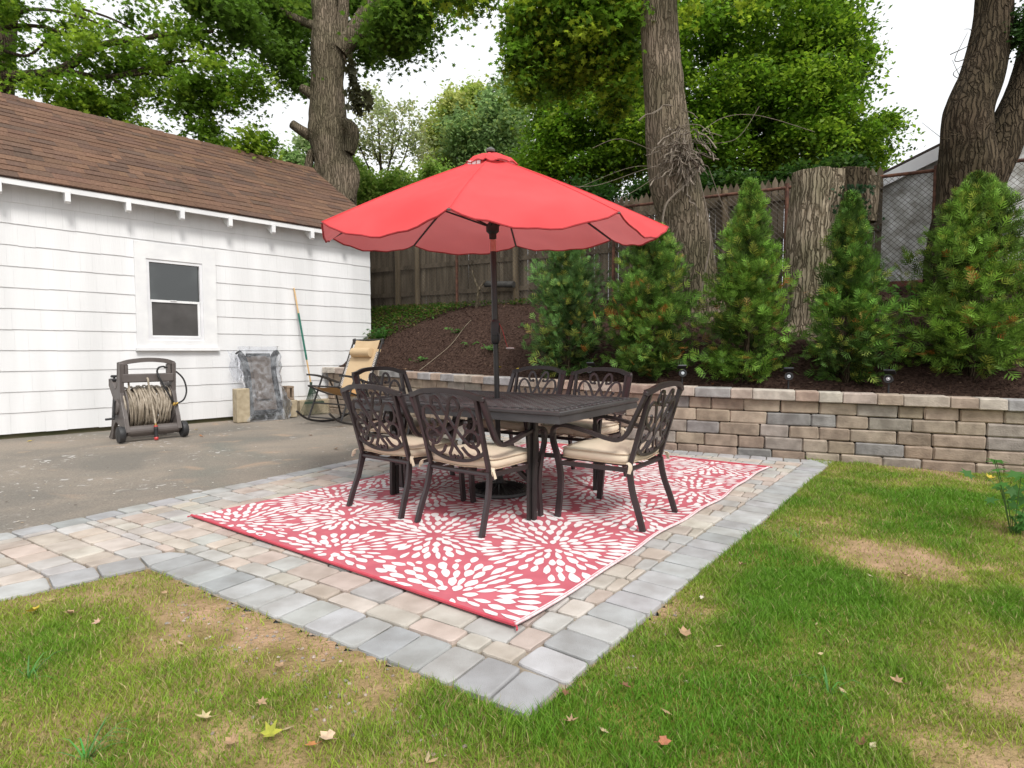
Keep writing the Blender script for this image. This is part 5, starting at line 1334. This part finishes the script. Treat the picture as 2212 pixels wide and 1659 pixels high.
def crown(tree, O, L, ncl, per, rc, size, base, seed, alt=None, altp=.15, shape=DIA, shell=.3, flat=.35, name='crown', spread=.35):
    global SHR; SHR = rc*.75
    r = np.random.default_rng(seed); P, ids, c = clumpcloud(blobs_px(L), ncl, per, rc, r, shell); P = P-np.array(O)
    s = size*r.uniform(.5, 1.3, len(P)); cols = tint(ids, ncl, base, r, spread, alt, altp)
    return leaves(name, P, s, cols, r, tree, shape, flat)
LA = [(600, 30, 15.6, 95, 60, 1.6, 1.), (480, 10, 14, 90, 60, 1.6, .9), (610, 110, 15.8, 45, 55, 1.2, .7), (560, 70, 14, 60, 45, 1.4, .6), (640, 20, 16.8, 60, 60, 1, .7), (790, 20, 16.8, 55, 45, 1.2, .8), (850, 60, 14.6, 62, 55, 1.3, 1.4), (880, 20, 14.6, 60, 50, 1.3, .9), (830, 0, 16.2, 70, 40, 1.5, .8), (960, -25, 14.4, 70, 28, 1.2, .5), (790, 100, 16.2, 30, 30, .8, .3), (700, -60, 17.4, 160, 50, 1.6, .9), (640, 170, 15.6, 25, 30, .7, .3)]
crown(ta, OA, LA, 380, 80, .46, .13, (.10, .19, .022), 22, (.16, .26, .03), .2, MAPLE)
# hanging sprig beside the trunk
r = np.random.default_rng(4); hp = np.array([list(AT(750+r.uniform(-8, 10)+i*1.1, 128+i*5.2+r.uniform(-9, 9), 14.2)) for i in range(24) for _ in range(2)])
hp2 = np.array([list(AT(760+r.uniform(-14, 42), 205+r.uniform(-18, 30), 14.2)) for _ in range(26)]); hp = np.concatenate([hp, hp2])-np.array(OA)
leaves('hanging_leaves', hp, .24*r.uniform(.7, 1.2, len(hp)), np.array([[.05, .05, .02]])*r.uniform(.7, 1.4, (len(hp), 1)), r, ta, MAPLE, -.2)
limb('twig', loc(px([(742, 120), (755, 160), (757, 200), (775, 230)], 14.2), OA), .02, .008, M['bark_dark'], ta, 5)
# B: tree at the far left whose boughs hang over the garage
YB = 13.6
tb_ = empty('overhanging_maple', tuple(px([(-20, 700)], YB+1)[0].xy)+(0,), 0, 'maple at the left edge spreading dark forked boughs over the garage roof', 'tree'); OB = tb_.location.copy()
trunk('trunk', loc(px([(-25, 760), (-20, 420), (-8, 200), (2, 90), (10, 0), (5, -120)], YB+.9), OB), wpx([120, 90, 62, 52, 46, 40], YB), M['bark_dark'], tb_, 18, .06, 5, 5)
for (pp_, r0, r1) in [([(10, 165), (60, 163), (130, 152), (180, 120), (230, 95), (300, 85), (370, 72), (460, 68)], .13, .03), ([(135, 152), (200, 165), (250, 165), (290, 155), (350, 138), (420, 132), (490, 150)], .075, .02), ([(250, 165), (330, 160), (390, 172), (440, 200)], .045, .015), ([(5, 60), (50, 55), (110, 62), (160, 90)], .06, .02), ([(20, 40), (70, 20), (150, 30), (240, 60)], .05, .015), ([(150, 160), (190, 195), (240, 250), (270, 290)], .03, .01), ([(240, 168), (280, 205), (300, 240)], .025, .01), ([(10, 110), (60, 120), (100, 90), (140, 60)], .04, .015), ([(180, 20), (240, 40), (300, 70), (340, 90)], .03, .01)]:
    limb('limb', loc(px(pp_, YB), OB), r0, r1, M['bark_dark'], tb_, 8)
LB = [(60, 60, 13.8, 70, 60, 1.4, .9), (40, 240, 13.5, 50, 40, 1.0, .5), (150, 20, 13.8, 80, 40, 1.5, .8), (170, 120, 13.3, 70, 40, 1.2, .9), (150, 210, 13.4, 65, 55, 1.2, 1.1), (230, 210, 13.4, 60, 55, 1.2, 1.), (200, 270, 13.5, 70, 40, 1.2, .8), (260, 110, 13.6, 70, 50, 1.3, .9), (330, 30, 13.8, 80, 50, 1.5, .9), (330, 200, 13.4, 50, 50, 1., .7), (360, 120, 13.5, 60, 50, 1.2, .8), (430, 90, 13.6, 50, 45, 1., .6), (430, 200, 13.3, 55, 45, 1.0, .7), (480, 160, 13.4, 55, 40, 1., .6), (500, 210, 13.4, 50, 40, .9, .5), (440, 280, 13.3, 40, 40, .8, .5), (490, 320, 13.3, 50, 30, .8, .5), (540, 320, 13.3, 45, 32, .8, .5), (320, 290, 13.5, 45, 20, .8, .3), (560, 180, 13.5, 40, 35, .8, .35), (560, 300, 13.3, 40, 30, .7, .3), (20, 140, 14., 40, 50, 1, .5), (420, 240, 13.3, 30, 30, .7, .3)]
crown(tb_, OB, LB, 410, 62, .33, .105, (.13, .24, .02), 31, (.30, .44, .04), .3, MAPLE, spread=.45)
# C: leaning trunk in the planted bank
YC = 8.75
tc_ = empty('leaning_tree', tuple(px([(1510, 660)], YC)[0].xy)+(hill_at(*px([(1510, 660)], YC)[0].xy)-.1,), 0, 'tall bare maple trunk wrapped in dead vine behind the second and third arborvitae', 'tree'); OC = tc_.location.copy()
trunk('trunk', loc(px([(1516, 700), (1510, 650), (1498, 585), (1480, 500), (1466, 440), (1454, 390), (1445, 324), (1438, 230), (1430, 133), (1424, 40), (1422, -60), (1418, -200)], YC), OC), wpx([120, 96, 90, 94, 98, 100, 90, 84, 78, 74, 74, 66], YC), M['bark'], tc_, 26, .06, 8, 1)
LC = [(1200, 20, 9.3, 80, 45, .9, 1.2), (1130, 40, 9.4, 30, 55, .5, .7), (1120, 130, 9.4, 22, 30, .4, .3), (1290, 20, 9.2, 70, 45, .9, 1.1), (1170, 110, 9.6, 50, 50, .7, .9), (1260, 90, 9.4, 70, 60, .9, 1.1), (1340, 60, 9.3, 50, 60, .8, .9), (1330, 150, 9.6, 50, 45, .7, .7), (1230, 160, 9.8, 70, 40, .8, .6), (1000, -8, 9.2, 90, 16, .5, .35), (1330, 210, 9.7, 45, 35, .6, .35), (1440, -60, 9, 300, 40, 1.5, 1.1), (1140, 190, 9.6, 25, 25, .4, .2)]
for (pp_, r0, r1) in [([(1425, -30), (1340, -10), (1250, 30), (1180, 80), (1140, 130)], .07, .012), ([(1390, -20), (1330, 40), (1300, 110), (1330, 170)], .04, .01), ([(1410, -60), (1250, -50), (1100, -40), (980, -15)], .06, .012)]:
    limb('limb', loc(px(pp_, YC+.5), OC), r0, r1, M['bark_dark'], tc_, 7)
crown(tc_, OC, LC, 400, 62, .25, .10, (.13, .25, .022), 41, (.34, .45, .035), .3, MAPLE, spread=.45)
# dead vine
vine = empty('dead_vine', tuple(px([(1485, 420)], YC-.5)[0]), 0, 'tangle of dead grey vine stems clinging to the leaning trunk', 'vine'); OV = vine.location.copy(); b = MB(); random.seed(12)
for k in range(95):
    x0, y0 = random.gauss(1480, 16), random.gauss(318, 34); a = random.uniform(-.6, PI+.3); L_ = abs(random.gauss(12, 20))+14; pts = []
    for q in range(6):
        t = q/5; pts.append(AT(x0+math.cos(a)*L_*t*(1 if k % 5 else 2.1)+random.uniform(-5, 5), y0+math.sin(a)*L_*t*.8+random.uniform(-5, 5)+26*t*t, YC-.42+random.uniform(-.1, .1)-.1*t)-OV)
    b.tube(spline(pts, 3), random.choice((.003, .004, .006, .011)), 4)
for (pp_, r_) in [([(1478, 330), (1500, 350), (1520, 370)], .03), ([(1512, 360), (1480, 400), (1440, 440), (1430, 490)], .014), ([(1500, 340), (1530, 470), (1545, 570)], .008), ([(1530, 360), (1560, 440), (1590, 500)], .006), ([(1500, 300), (1560, 255), (1640, 250), (1760, 285)], .006), ([(1510, 310), (1590, 300), (1640, 230)], .005), ([(1460, 345), (1380, 370), (1290, 400), (1230, 402)], .005), ([(1460, 350), (1390, 400), (1340, 430)], .005), ([(1420, 330), (1340, 300), (1280, 320)], .005), ([(1470, 370), (1370, 360), (1240, 410)], .004), ([(1525, 450), (1535, 520), (1520, 600), (1515, 640)], .012)]:
    b.tube([p-OV for p in spline([AT(x, y, YC-.44) for x, y in pp_], 7)], r_*(.7 if r_ < .007 else 1), 5)
b.build('stems', mat('dead_vine', (.13, .105, .08), (.23, .19, .15), 20, rough=.9), vine)
# tall cut stump
YS = 7.85; st_ = empty('cut_stump', tuple(px([(1745, 700)], YS)[0].xy)+(hill_at(*px([(1745, 700)], YS)[0].xy)-.1,), 0, 'tall sawn tree stump with furrowed pale bark between the third and fourth arborvitae', 'stump'); OS = st_.location.copy()
trunk('trunk', loc(px([(1740, 740), (1742, 690), (1744, 600), (1750, 500), (1762, 420), (1765, 376)], YS), OS), wpx([140, 100, 88, 86, 92, 96], YS), M['bark_pale'], st_, 30, .11, 10, 6)
trunk('trunk', loc(px([(1800, 740), (1806, 640), (1815, 500), (1826, 374)], YS+.35), OS), wpx([110, 98, 86, 92], YS), M['bark_dark'], st_, 24, .1, 8, 2)
limb('limb', loc(px([(1872, 480), (1876, 430), (1880, 384)], YS+.2), OS), .12, .13, M['bark'], st_, 10)
r = np.random.default_rng(77); ip = np.array([list(AT(1850+r.normal(0, 22), 400+abs(r.normal(0, 45)), YS-.30)) for _ in range(170)])-np.array(OS)
leaves('ivy', ip, .055*r.uniform(.7, 1.3, len(ip)), np.array([[.03, .075, .03]])*r.uniform(.6, 1.5, (len(ip), 1)), r, st_, MAPLE, -.2)
# D: forked tree on the right
YD = 7.35
td = empty('forked_tree', tuple(px([(2050, 700)], YD)[0].xy)+(hill_at(*px([(2050, 700)], YD)[0].xy)-.15,), 0, 'thick dark forked tree trunk behind the largest arborvitae at the right', 'tree'); OD = td.location.copy()
trunk('trunk', loc(px([(2045, 720), (2050, 620), (2058, 520), (2080, 430), (2090, 360), (2088, 300), (2092, 240), (2118, 170), (2135, 100), (2145, 40), (2150, -40), (2158, -160)], YD), OD), wpx([112, 94, 84, 92, 106, 94, 88, 80, 72, 66, 62, 58], YD), M['bark_dark'], td, 26, .07, 8, 4)
trunk('fork', loc(px([(2100, 440), (2128, 380), (2158, 320), (2190, 250), (2218, 180), (2240, 90), (2255, -40)], YD+.1), OD), wpx([70, 82, 78, 68, 62, 58, 54], YD), M['bark_dark'], td, 20, .07, 8, 8)
for k in range(12):
    x0, y0 = random.uniform(2040, 2130), random.uniform(100, 330); limb('twig', loc([AT(x0, y0, YD-.3), AT(x0+random.uniform(-30, 45), y0+random.uniform(-45, 5), YD-.5), AT(x0+random.uniform(-60, 80), y0+random.uniform(-60, 0), YD-.55)], OD), .006, .002, M['bark_dark'], td, 4)
crown(td, OD, [(2205, 60, 7.2, 25, 45, .3, 1), (2260, 20, 7.3, 60, 60, .5, 1), (2200, -40, 7.3, 60, 20, .5, .5)], 60, 45, .14, .06, (.04, .09, .02), 51, None, .1)
# E: the large bright maple beyond the fence
YE = 17.5
te = empty('bright_maple', tuple(px([(1500, 700)], YE)[0].xy)+(1.9,), 0, 'large bright green maple filling the view beyond the fence, right of the umbrella', 'tree'); OE = te.location.copy()
trunk('trunk', loc(px([(1640, 760), (1650, 560), (1660, 420), (1672, 300), (1690, 180), (1700, 60), (1705, -60)], YE), OE), wpx([60, 52, 46, 40, 34, 28, 20], YE), M['bark_dark'], te, 14, .05, 5, 5)
for (pp_, r0, r1) in [([(1670, 330), (1600, 280), (1520, 230), (1440, 200)], .14, .04), ([(1665, 380), (1740, 300), (1800, 240), (1850, 200)], .13, .04), ([(1600, 300), (1500, 300), (1380, 320), (1280, 350)], .1, .03), ([(1690, 200), (1640, 120), (1600, 40)], .12, .04), ([(1695, 180), (1760, 110), (1800, 40)], .12, .04), ([(1660, 420), (1760, 380), (1850, 350), (1900, 330)], .1, .03)]:
    limb('limb', loc(px(pp_, YE), OE), r0, r1, M['bark_dark'], te, 8)
LE = [(1500, 60, 17, 130, 110, 2.2, 1.2), (1650, 90, 16.6, 130, 110, 2.4, 1.4), (1760, 110, 16.8, 90, 95, 2.2, 1.2), (1700, 230, 16.4, 120, 90, 2.2, 1.3), (1790, 220, 16.8, 70, 90, 1.8, .9), (1560, 220, 16.2, 110, 80, 2.0, 1.2), (1400, 170, 17, 110, 100, 2.2, 1.2), (1280, 240, 17.2, 110, 90, 2.0, 1.2), (1190, 300, 17.4, 70, 80, 1.6, .9), (1380, 300, 16.6, 110, 80, 2., 1.2), (1530, 330, 16.6, 120, 60, 2., 1.1), (1700, 330, 16.8, 120, 55, 2., 1.1), (1830, 310, 17, 60, 60, 1.5, .6), (1880, 340, 17, 50, 30, 1.1, .35), (1900, 270, 17, 35, 30, .9, .25), (1150, 380, 17.6, 90, 55, 1.6, .7), (1290, 370, 17.4, 100, 45, 1.6, .8), (1780, 40, 17, 50, 60, 1.4, .5), (1830, 150, 17, 40, 50, 1.2, .4), (1300, 100, 17.6, 100, 90, 2, .8), (1600, -40, 17, 250, 60, 2.6, 1.), (1200, 180, 17.6, 60, 70, 1.4, .5)]
crown(te, OE, LE, 2500, 74, .46, .12, (.12, .235, .016), 61, (.27, .42, .03), .32, DIA, .15, spread=.5)
# paler trees farther off
def bush(name, lab, cat, Y, L, ncl, per, rc, size, base, seed, alt=None, altp=.2, tr=None, group=None):
    c = px([(L[0][0], 700)], Y)[0]; o = empty(name, (c.x, c.y, 1.9), 0, lab, cat, group); O = o.location.copy(); x0, y0 = L[0][0], L[0][1]
    for (pp_, r0, r1) in (tr or [([(x0, 760), (x0+4, 500), (x0, y0)], .16, .05)]): limb('trunk' if pp_[0][1] > 500 else 'limb', loc(px(pp_, Y), O), r0, r1, M['bark_dark'], o, 8)
    crown(o, O, L, ncl, per, rc, size, base, seed, alt, altp, DIA, .1); return o
bush('willow_tree', 'grey green tree beyond the fence between the umbrella top and the bright maple', 'tree', 24, [(1090, 260, 24, 75, 90, 2.4, 1.2), (1010, 300, 24, 60, 60, 2, 1), (1120, 190, 24, 40, 40, 1.6, .5), (1060, 350, 24, 90, 45, 2.2, .9)], 330, 75, .65, .16, (.22, .34, .12), 71, (.34, .44, .13), .25)
bush('yellow_green_tree', 'yellow green tree beyond the fence directly left of the umbrella top', 'tree', 26, [(990, 250, 26, 50, 50, 2, 1), (950, 300, 26, 35, 50, 1.8, .7), (1030, 210, 26, 30, 30, 1.3, .4), (960, 370, 26, 60, 40, 2, .7)], 240, 75, .65, .17, (.36, .46, .09), 72, (.5, .54, .16), .35)
bush('thin_tree', 'thin tree with sparse pale leaves and bare forked stems against the sky', 'tree', 22, [(825, 290, 22, 70, 70, 1.6, 1), (800, 220, 22, 45, 35, 1.2, .5), (880, 260, 22, 50, 50, 1.2, .6), (770, 300, 22, 30, 40, 1, .4), (900, 310, 22, 40, 40, 1.2, .4)], 300, 13, .42, .14, (.34, .40, .18), 73, (.5, .5, .24), .3,
     tr=[([(826, 760), (826, 500), (824, 410)], .17, .13), ([(824, 412), (800, 370), (775, 310), (762, 270)], .05, .012), ([(824, 412), (822, 350), (818, 280), (815, 220)], .06, .012), ([(825, 410), (842, 350), (850, 290), (855, 240)], .05, .012), ([(826, 420), (860, 370), (880, 320), (885, 270)], .04, .01), ([(822, 360), (805, 310), (800, 250)], .03, .008), ([(842, 350), (862, 300), (870, 260)], .025, .008), ([(812, 390), (812, 440), (806, 480)], .04, .03)])
bush('leafy_shrub', 'light green shrub mass between the garage roof end and the umbrella edge', 'shrub', 19, [(800, 410, 19, 50, 35, 1.4, 1), (870, 400, 19, 60, 35, 1.5, 1), (940, 390, 19, 50, 35, 1.5, .8), (780, 450, 19, 40, 30, 1.2, .7), (850, 450, 19, 90, 35, 1.5, 1), (770, 370, 19, 20, 45, 1, .4), (1000, 420, 19, 70, 40, 1.5, .7)], 420, 70, .40, .12, (.22, .36, .06), 74, (.36, .48, .10), .3)
bush('distant_tree', 'small pale green tree seen between the overhanging boughs and the big maple trunk', 'tree', 27, [(640, 350, 27, 40, 25, 1.5, 1), (610, 370, 27, 40, 25, 1.5, .8), (660, 310, 27, 18, 20, 1., .25), (650, 390, 27, 40, 30, 1.5, .8)], 150, 60, .55, .17, (.24, .38, .12), 75, (.36, .46, .2), .3)
bush('hedge_tree', 'dark green understory growth just behind the stockade fence', 'shrub', 13.5, [(1560, 410, 13.5, 90, 40, 1.0, 1), (1700, 400, 13.5, 90, 40, 1.0, 1), (1430, 420, 13.5, 90, 35, 1.0, 1), (1250, 430, 14, 110, 45, 1.0, 1), (1800, 370, 13.5, 60, 35, 1., .6)], 380, 70, .36, .11, (.03, .075, .012), 76, (.07, .14, .02), .2)

# ------------------------------------------------------------------ weeds, small plants, fallen leaves
r = np.random.default_rng(91); P = []
while len(P) < 9000:
    q = r.uniform(.55, .99); t = r.uniform(.12, 1.02); s = WL_*q; p, d = wallp(s); f = fencep(q); w_ = p+(f-p)*t; sx = CX+F*w_.x/w_.y
    lim = 1.0-(1.08-t)*0
    # green ground cover: thick near the garage, thin line at the fence foot
    dens = 0
    if sx < 1010 and t > .46+.45*max(0, (sx-800)/210): dens = .95
    if t > .93: dens = max(dens, .5)
    if r.random() < dens*(.35+float(vn(w_.x, w_.y, 2.2, 8))): P.append((w_.x, w_.y, hillz(s, t)+.02+r.random()*.09))
P = np.array(P); cols = np.array([[.065, .15, .018]])*r.uniform(.5, 1.5, (len(P), 1)); k = r.random(len(P)) < .3; cols[k] = np.array([.20, .17, .05])*r.uniform(.6, 1.2, (k.sum(), 1))
o = leaves('ground_cover', P, r.uniform(.025, .065, len(P)), cols, r, None, DIA, .6); tag(o, 'low green weeds covering the bank beside the garage and along the fence foot', 'weeds', kind='stuff')
def weed(x, y, Y, n, h_, sp, ls, base, lab, name='weed', cat='weed', shape=MAPLE, zb=None, group=None, seed=1):
    r = np.random.default_rng(seed); c = AT(x, y, Y); c.z = zb if zb is not None else hill_at(c.x, c.y); o = empty(name, tuple(c), 0, lab, cat, group)
    P = np.stack([r.normal(0, sp, n), r.normal(0, sp*.8, n), r.uniform(.02, 1, n)*h_], 1); P[:, :2] *= .4+.6*(P[:, 2:3]/h_)
    b = MB()
    for k in range(0, n, 3): b.tube([V(P[k][0]*.1, P[k][1]*.1, -.02), V(P[k][0]*.6, P[k][1]*.6, P[k][2]*.6), V(*P[k])], .003, 4)
    b.build('stem', M['green'] if False else mat('weed_stem', (.07, .13, .03), rough=.7) if 'weed_stem' not in bpy.data.materials else bpy.data.materials['weed_stem'], o)
    leaves('leaves', P, ls*r.uniform(.6, 1.2, n), np.array([base])*r.uniform(.7, 1.35, (n, 1)), r, o, shape, .5)
weed(822, 722, 11.3, 110, .22, .17, .08, (.06, .17, .03), 'bright green leafy weed at the foot of the garage corner', seed=2)
G2 = 'weed sprouts on the mulch'
for i, (x, y, Y, n, lb) in enumerate([(1065, 765, 9.5, 26, 'weed sprout on the mulch just left of the umbrella crank'), (985, 700, 10.4, 22, 'weed sprout high on the mulch with a trailing stem left of the umbrella pole'), (1015, 742, 9.9, 12, 'small weed sprout on the mulch between the trailing stem and the crank'), (905, 735, 10.1, 14, 'weed sprout on the mulch nearest the garage'), (1130, 742, 9.8, 8, 'tiny weed sprout on the mulch right of the umbrella strap')]):
    weed(x, y, Y, n, .08, .11, .075, (.10, .22, .05), lb, group=G2, seed=20+i)
tv = empty('trailing_stem', tuple(AT(925, 755, 9.9)), 0, 'thin pale trailing stem lying diagonally on the mulch left of the umbrella pole', 'stem'); OT = tv.location.copy(); b = MB()
pts = []
for x, y, Y in ((905, 775, 9.6), (940, 748, 9.9), (975, 730, 10.1), (1005, 712, 10.4), (1018, 702, 10.5)): q = AT(x, y, Y); q.z = hill_at(q.x, q.y)+.05; pts.append(q-OT)
b.tube(spline(pts, 5), .0035, 5); b.build('stem', mat('pale_stem', (.3, .25, .18), rough=.8), tv)
weed(2190, 1120, G(2190, 1150).y, 46, .46, .13, .105, (.10, .26, .06), 'broad leaved green plant at the right edge of the lawn', 'broadleaf_plant', 'plant', zb=0, seed=6)
weed(1965, 655, 7.4, 60, .28, .22, .10, (.08, .19, .03), 'leafy weed on the bank between the two right arborvitae', seed=9)
# coarse grass clump at lower left
def bladeclump(x, y, L, lab, seed):
    rr = random.Random(seed); c = G(x, y); o = empty('grass_clump', (c.x, c.y, -.01), 0, lab, 'grass clump', 'coarse grass clumps in the lawn'); b = MB()
    for k in range(L):
        a = rr.uniform(-.2, PI+.2) if k % 3 else rr.uniform(0, 6.28); ln = rr.uniform(.06, .15); h_ = rr.uniform(.03, .09); w_ = rr.uniform(.002, .0042); P_ = []
        for t in (0, .3, .6, .85, 1.): P_.append((V(math.cos(a)*ln*t, math.sin(a)*ln*t, h_*math.sin(PI*min(1, t*.75)+.0)), w_*(1-t*.9)))
        sd2 = V(-math.sin(a), math.cos(a), 0); b.grid([[p-sd2*w2, p+V(0, 0, -.0008), p+sd2*w2] for p, w2 in P_], col=(.10*rr.uniform(.7, 1.2), .30*rr.uniform(.7, 1.2), .07))
    b.build('blades', M['grass'], o)
bladeclump(185, 1640, 16, 'coarse broad bladed grass clump at the lower left corner of the lawn', 1)
bladeclump(60, 1465, 7, 'small broad bladed grass clump at the left edge of the lawn', 2)
bladeclump(1725, 1165, 8, 'broad bladed grass clump on the right lawn near the paving', 3)
bladeclump(1790, 1500, 7, 'tall broad bladed grass clump in the middle of the right lawn', 4)
# fallen leaves
def fallen(x, y, size, col, lab, z=None, seed=0, rollv=.4):
    rr = random.Random(seed+int(x)); c = G(x, y); zz = z if z is not None else (.018 if inpoly(c.x, c.y, lp) else .002)
    if z == 'hill': zz = 0
    o = None; b = MB(); n = len(MAPLE); cu = rr.uniform(.5, 1.6); tw = rr.uniform(-.4, .4)
    fat = rr.uniform(0, .5); SH = [(p[0]*(1-fat*.4), p[1]) if i_ % 2 == 0 else (p[0]*(1+fat), p[1]*(1+fat*.6)) for i_, p in enumerate(MAPLE)]; size *= .66; cu *= 1.9
    top = [V(p[0]*size, p[1]*size, size*(.28*cu*p[0]*p[0]*2+.25*p[1]*tw+.18*abs(p[1])**2*cu)+.004) for p in SH]
    vs = top+[p-V(0, 0, .0012) for p in top]; cc = V(0, 0, .003); vs = [cc]+vs
    b.add(vs, [(0, 1+i, 1+(i+1) % n) for i in range(n)], col=col); b.tube([V(0, -.45*size, .006), V(.05*size, -.85*size, .012)], .0012, 4, col=(col[0]*.6, col[1]*.5, col[2]*.5))
    o = b.build('fallen_leaf', M['leafdry']); o.location = (c.x, c.y, zz); o.rotation_euler = (rr.uniform(-rollv, rollv), rr.uniform(-rollv, rollv), rr.uniform(0, 6.28)); tag(o, lab, 'fallen leaf', 'fallen leaves'); return o
TAN, BRN, ORG, YEL, YG = (.40, .27, .16), (.20, .10, .05), (.42, .18, .06), (.55, .42, .05), (.36, .38, .05)
for i, (x, y, s_, c, lb) in enumerate([
    (434, 943, .11, ORG, 'orange brown leaf on the asphalt in front of the hose reel wheels'), (424, 929, .09, YEL, 'yellow leaf on the asphalt beside the right wheel of the hose reel'), (466, 909, .10, BRN, 'brown leaf on the asphalt edge between hose reel and wrapped chair'),
    (636, 899, .13, ORG, 'rust orange leaf at the right foot of the wrapped chair'), (700, 884, .15, YEL, 'yellow and brown leaf pile under the rake beside the recliner'), (690, 890, .12, ORG, 'orange leaf beside the yellow leaves at the foot of the rake'), (670, 941, .09, ORG, 'reddish leaf on the asphalt in front of the recliner'), (727, 970, .11, TAN, 'tan curled leaf on the asphalt left of the nearest chair'),
    (64, 954, .10, YEL, 'yellow brown leaf against the garage base at the left edge'), (518, 911, .08, ORG, 'orange leaf at the foot of the standing concrete block'),
    (1601, 1228, .055, TAN, 'curled tan leaf on the lawn close to the right paving edge'), (1953, 1251, .085, TAN, 'wide tan leaf in the middle of the right lawn'), (1478, 1378, .085, TAN, 'long tan leaf on the lawn near the paving, right of the rug'), (1936, 1483, .06, TAN, 'small tan leaf low on the right lawn'), (1861, 1618, .055, BRN, 'small brown leaf near the bottom of the right lawn'),
    (1236, 1572, .06, TAN, 'tan leaf on the grass just below the near corner of the paving'), (1516, 1301, .035, (.7, .65, .55), 'pale whitish leaf scrap by the right paving edge'), (1791, 1123, .07, BRN, 'brown leaf on the far part of the right lawn'), (2138, 1036, .12, YEL, 'bright yellow leaf on the grass against the stone wall'),
    (1436, 1618, .055, (.45, .18, .10), 'reddish brown leaf at the bottom of the right lawn'), (1351, 1496, .05, BRN, 'dark brown leaf on the grass below the rug corner side'), (1220, 1510, .045, BRN, 'dark curled leaf touching the near corner pavers'),
    (585, 1598, .09, YG, 'large yellow green maple leaf on the grass at the bottom'), (500, 1617, .06, TAN, 'pale tan leaf left of the yellow green maple leaf'), (706, 1606, .075, (.62, .47, .33), 'long cream leaf right of the yellow green maple leaf'), (672, 1625, .05, (.45, .2, .07), 'small orange leaf below the cream leaf at the bottom edge'), (566, 1530, .055, TAN, 'curled tan leaf above the yellow green maple leaf'), (440, 1563, .07, (.52, .44, .25), 'long straw coloured leaf on the left lawn'),
    (150, 1336, .065, TAN, 'tan leaf in the grass below the left paving strip'), (210, 1354, .05, (.5, .33, .25), 'small pinkish brown leaf right of the pair on the left lawn'), (75, 1330, .085, YEL, 'bright yellow leaf standing in the grass at the left edge'), (604, 1450, .06, TAN, 'tan leaf on the bare soil beside the paving'), (355, 1290, .04, TAN, 'small tan leaf near the inner corner of the paving')]):
    fallen(x, y, s_, c, lb, seed=i)
def fallenhill(x, y, Y, s_, c, lb):
    o = fallen(x, 1300, s_, c, lb, z=0); p = AT(x, y, Y); o.location = (p.x, p.y, hill_at(p.x, p.y)+.03)
for a in [(1079, 832*.0+790, 8.9, .11, YEL, 'yellow leaf on the mulch right of the umbrella pole'), (1118, 796, 8.7, .07, YEL, 'small yellow leaf on the mulch left of the first arborvitae'), (875, 815, 9.9, .10, TAN, 'tan leaf on the mulch behind the left end chair'), (1540, 815, 7.0, .07, ORG, 'orange leaf on the mulch between the second and third arborvitae')]:
    fallenhill(*a)
# small litter nobody could count
b = MB(); random.seed(5)
for _ in range(420):
    x = random.uniform(-4, 7); y = random.uniform(.8, 6.2)
    if not inpoly(x, y, lp) or abs(x) > y*1.05+.5: continue
    s_ = random.uniform(.006, .022); R_ = Matrix.Rotation(random.uniform(0, 6), 3, 'Z') @ Matrix.Rotation(random.uniform(-.5, .5), 3, 'X'); c = V(x, y, float(lawnz(x, y))+.016)
    b.add([c+R_ @ V(*p) for p in ((-s_, 0, 0), (0, -s_*.35, .002), (s_*1.1, 0, .003), (0, s_*.4, -.001))], [(0, 1, 2, 3)], col=random.choice([(.42, .3, .17), (.5, .4, .24), (.25, .15, .08), (.55, .48, .33)]))
tag(b.build('leaf_litter', M['leafdry']), 'scraps of dry leaf and straw scattered through the lawn', 'leaf litter', kind='stuff')
b = MB()
for _ in range(260):
    x, y = random.uniform(0, 860), random.uniform(930, 1150); c = G(x, y)
    if not inpoly(c.x, c.y, drv) or inpoly(c.x, c.y, [(p.x, p.y) for p in patio_poly]): continue
    s_ = random.uniform(.004, .014); a = random.uniform(0, 6)
    b.add([(c.x+math.cos(a+k*1.57)*s_*random.uniform(.5, 1.2), c.y+math.sin(a+k*1.57)*s_*random.uniform(.5, 1.2), .001) for k in range(4)], [(0, 1, 2, 3)], col=random.choice([(.7, .68, .63), (.5, .45, .38), (.1, .08, .07), (.4, .3, .2)]))
tag(b.build('grit', M['chip']), 'paint flakes and grit scattered over the asphalt', 'grit', kind='stuff')
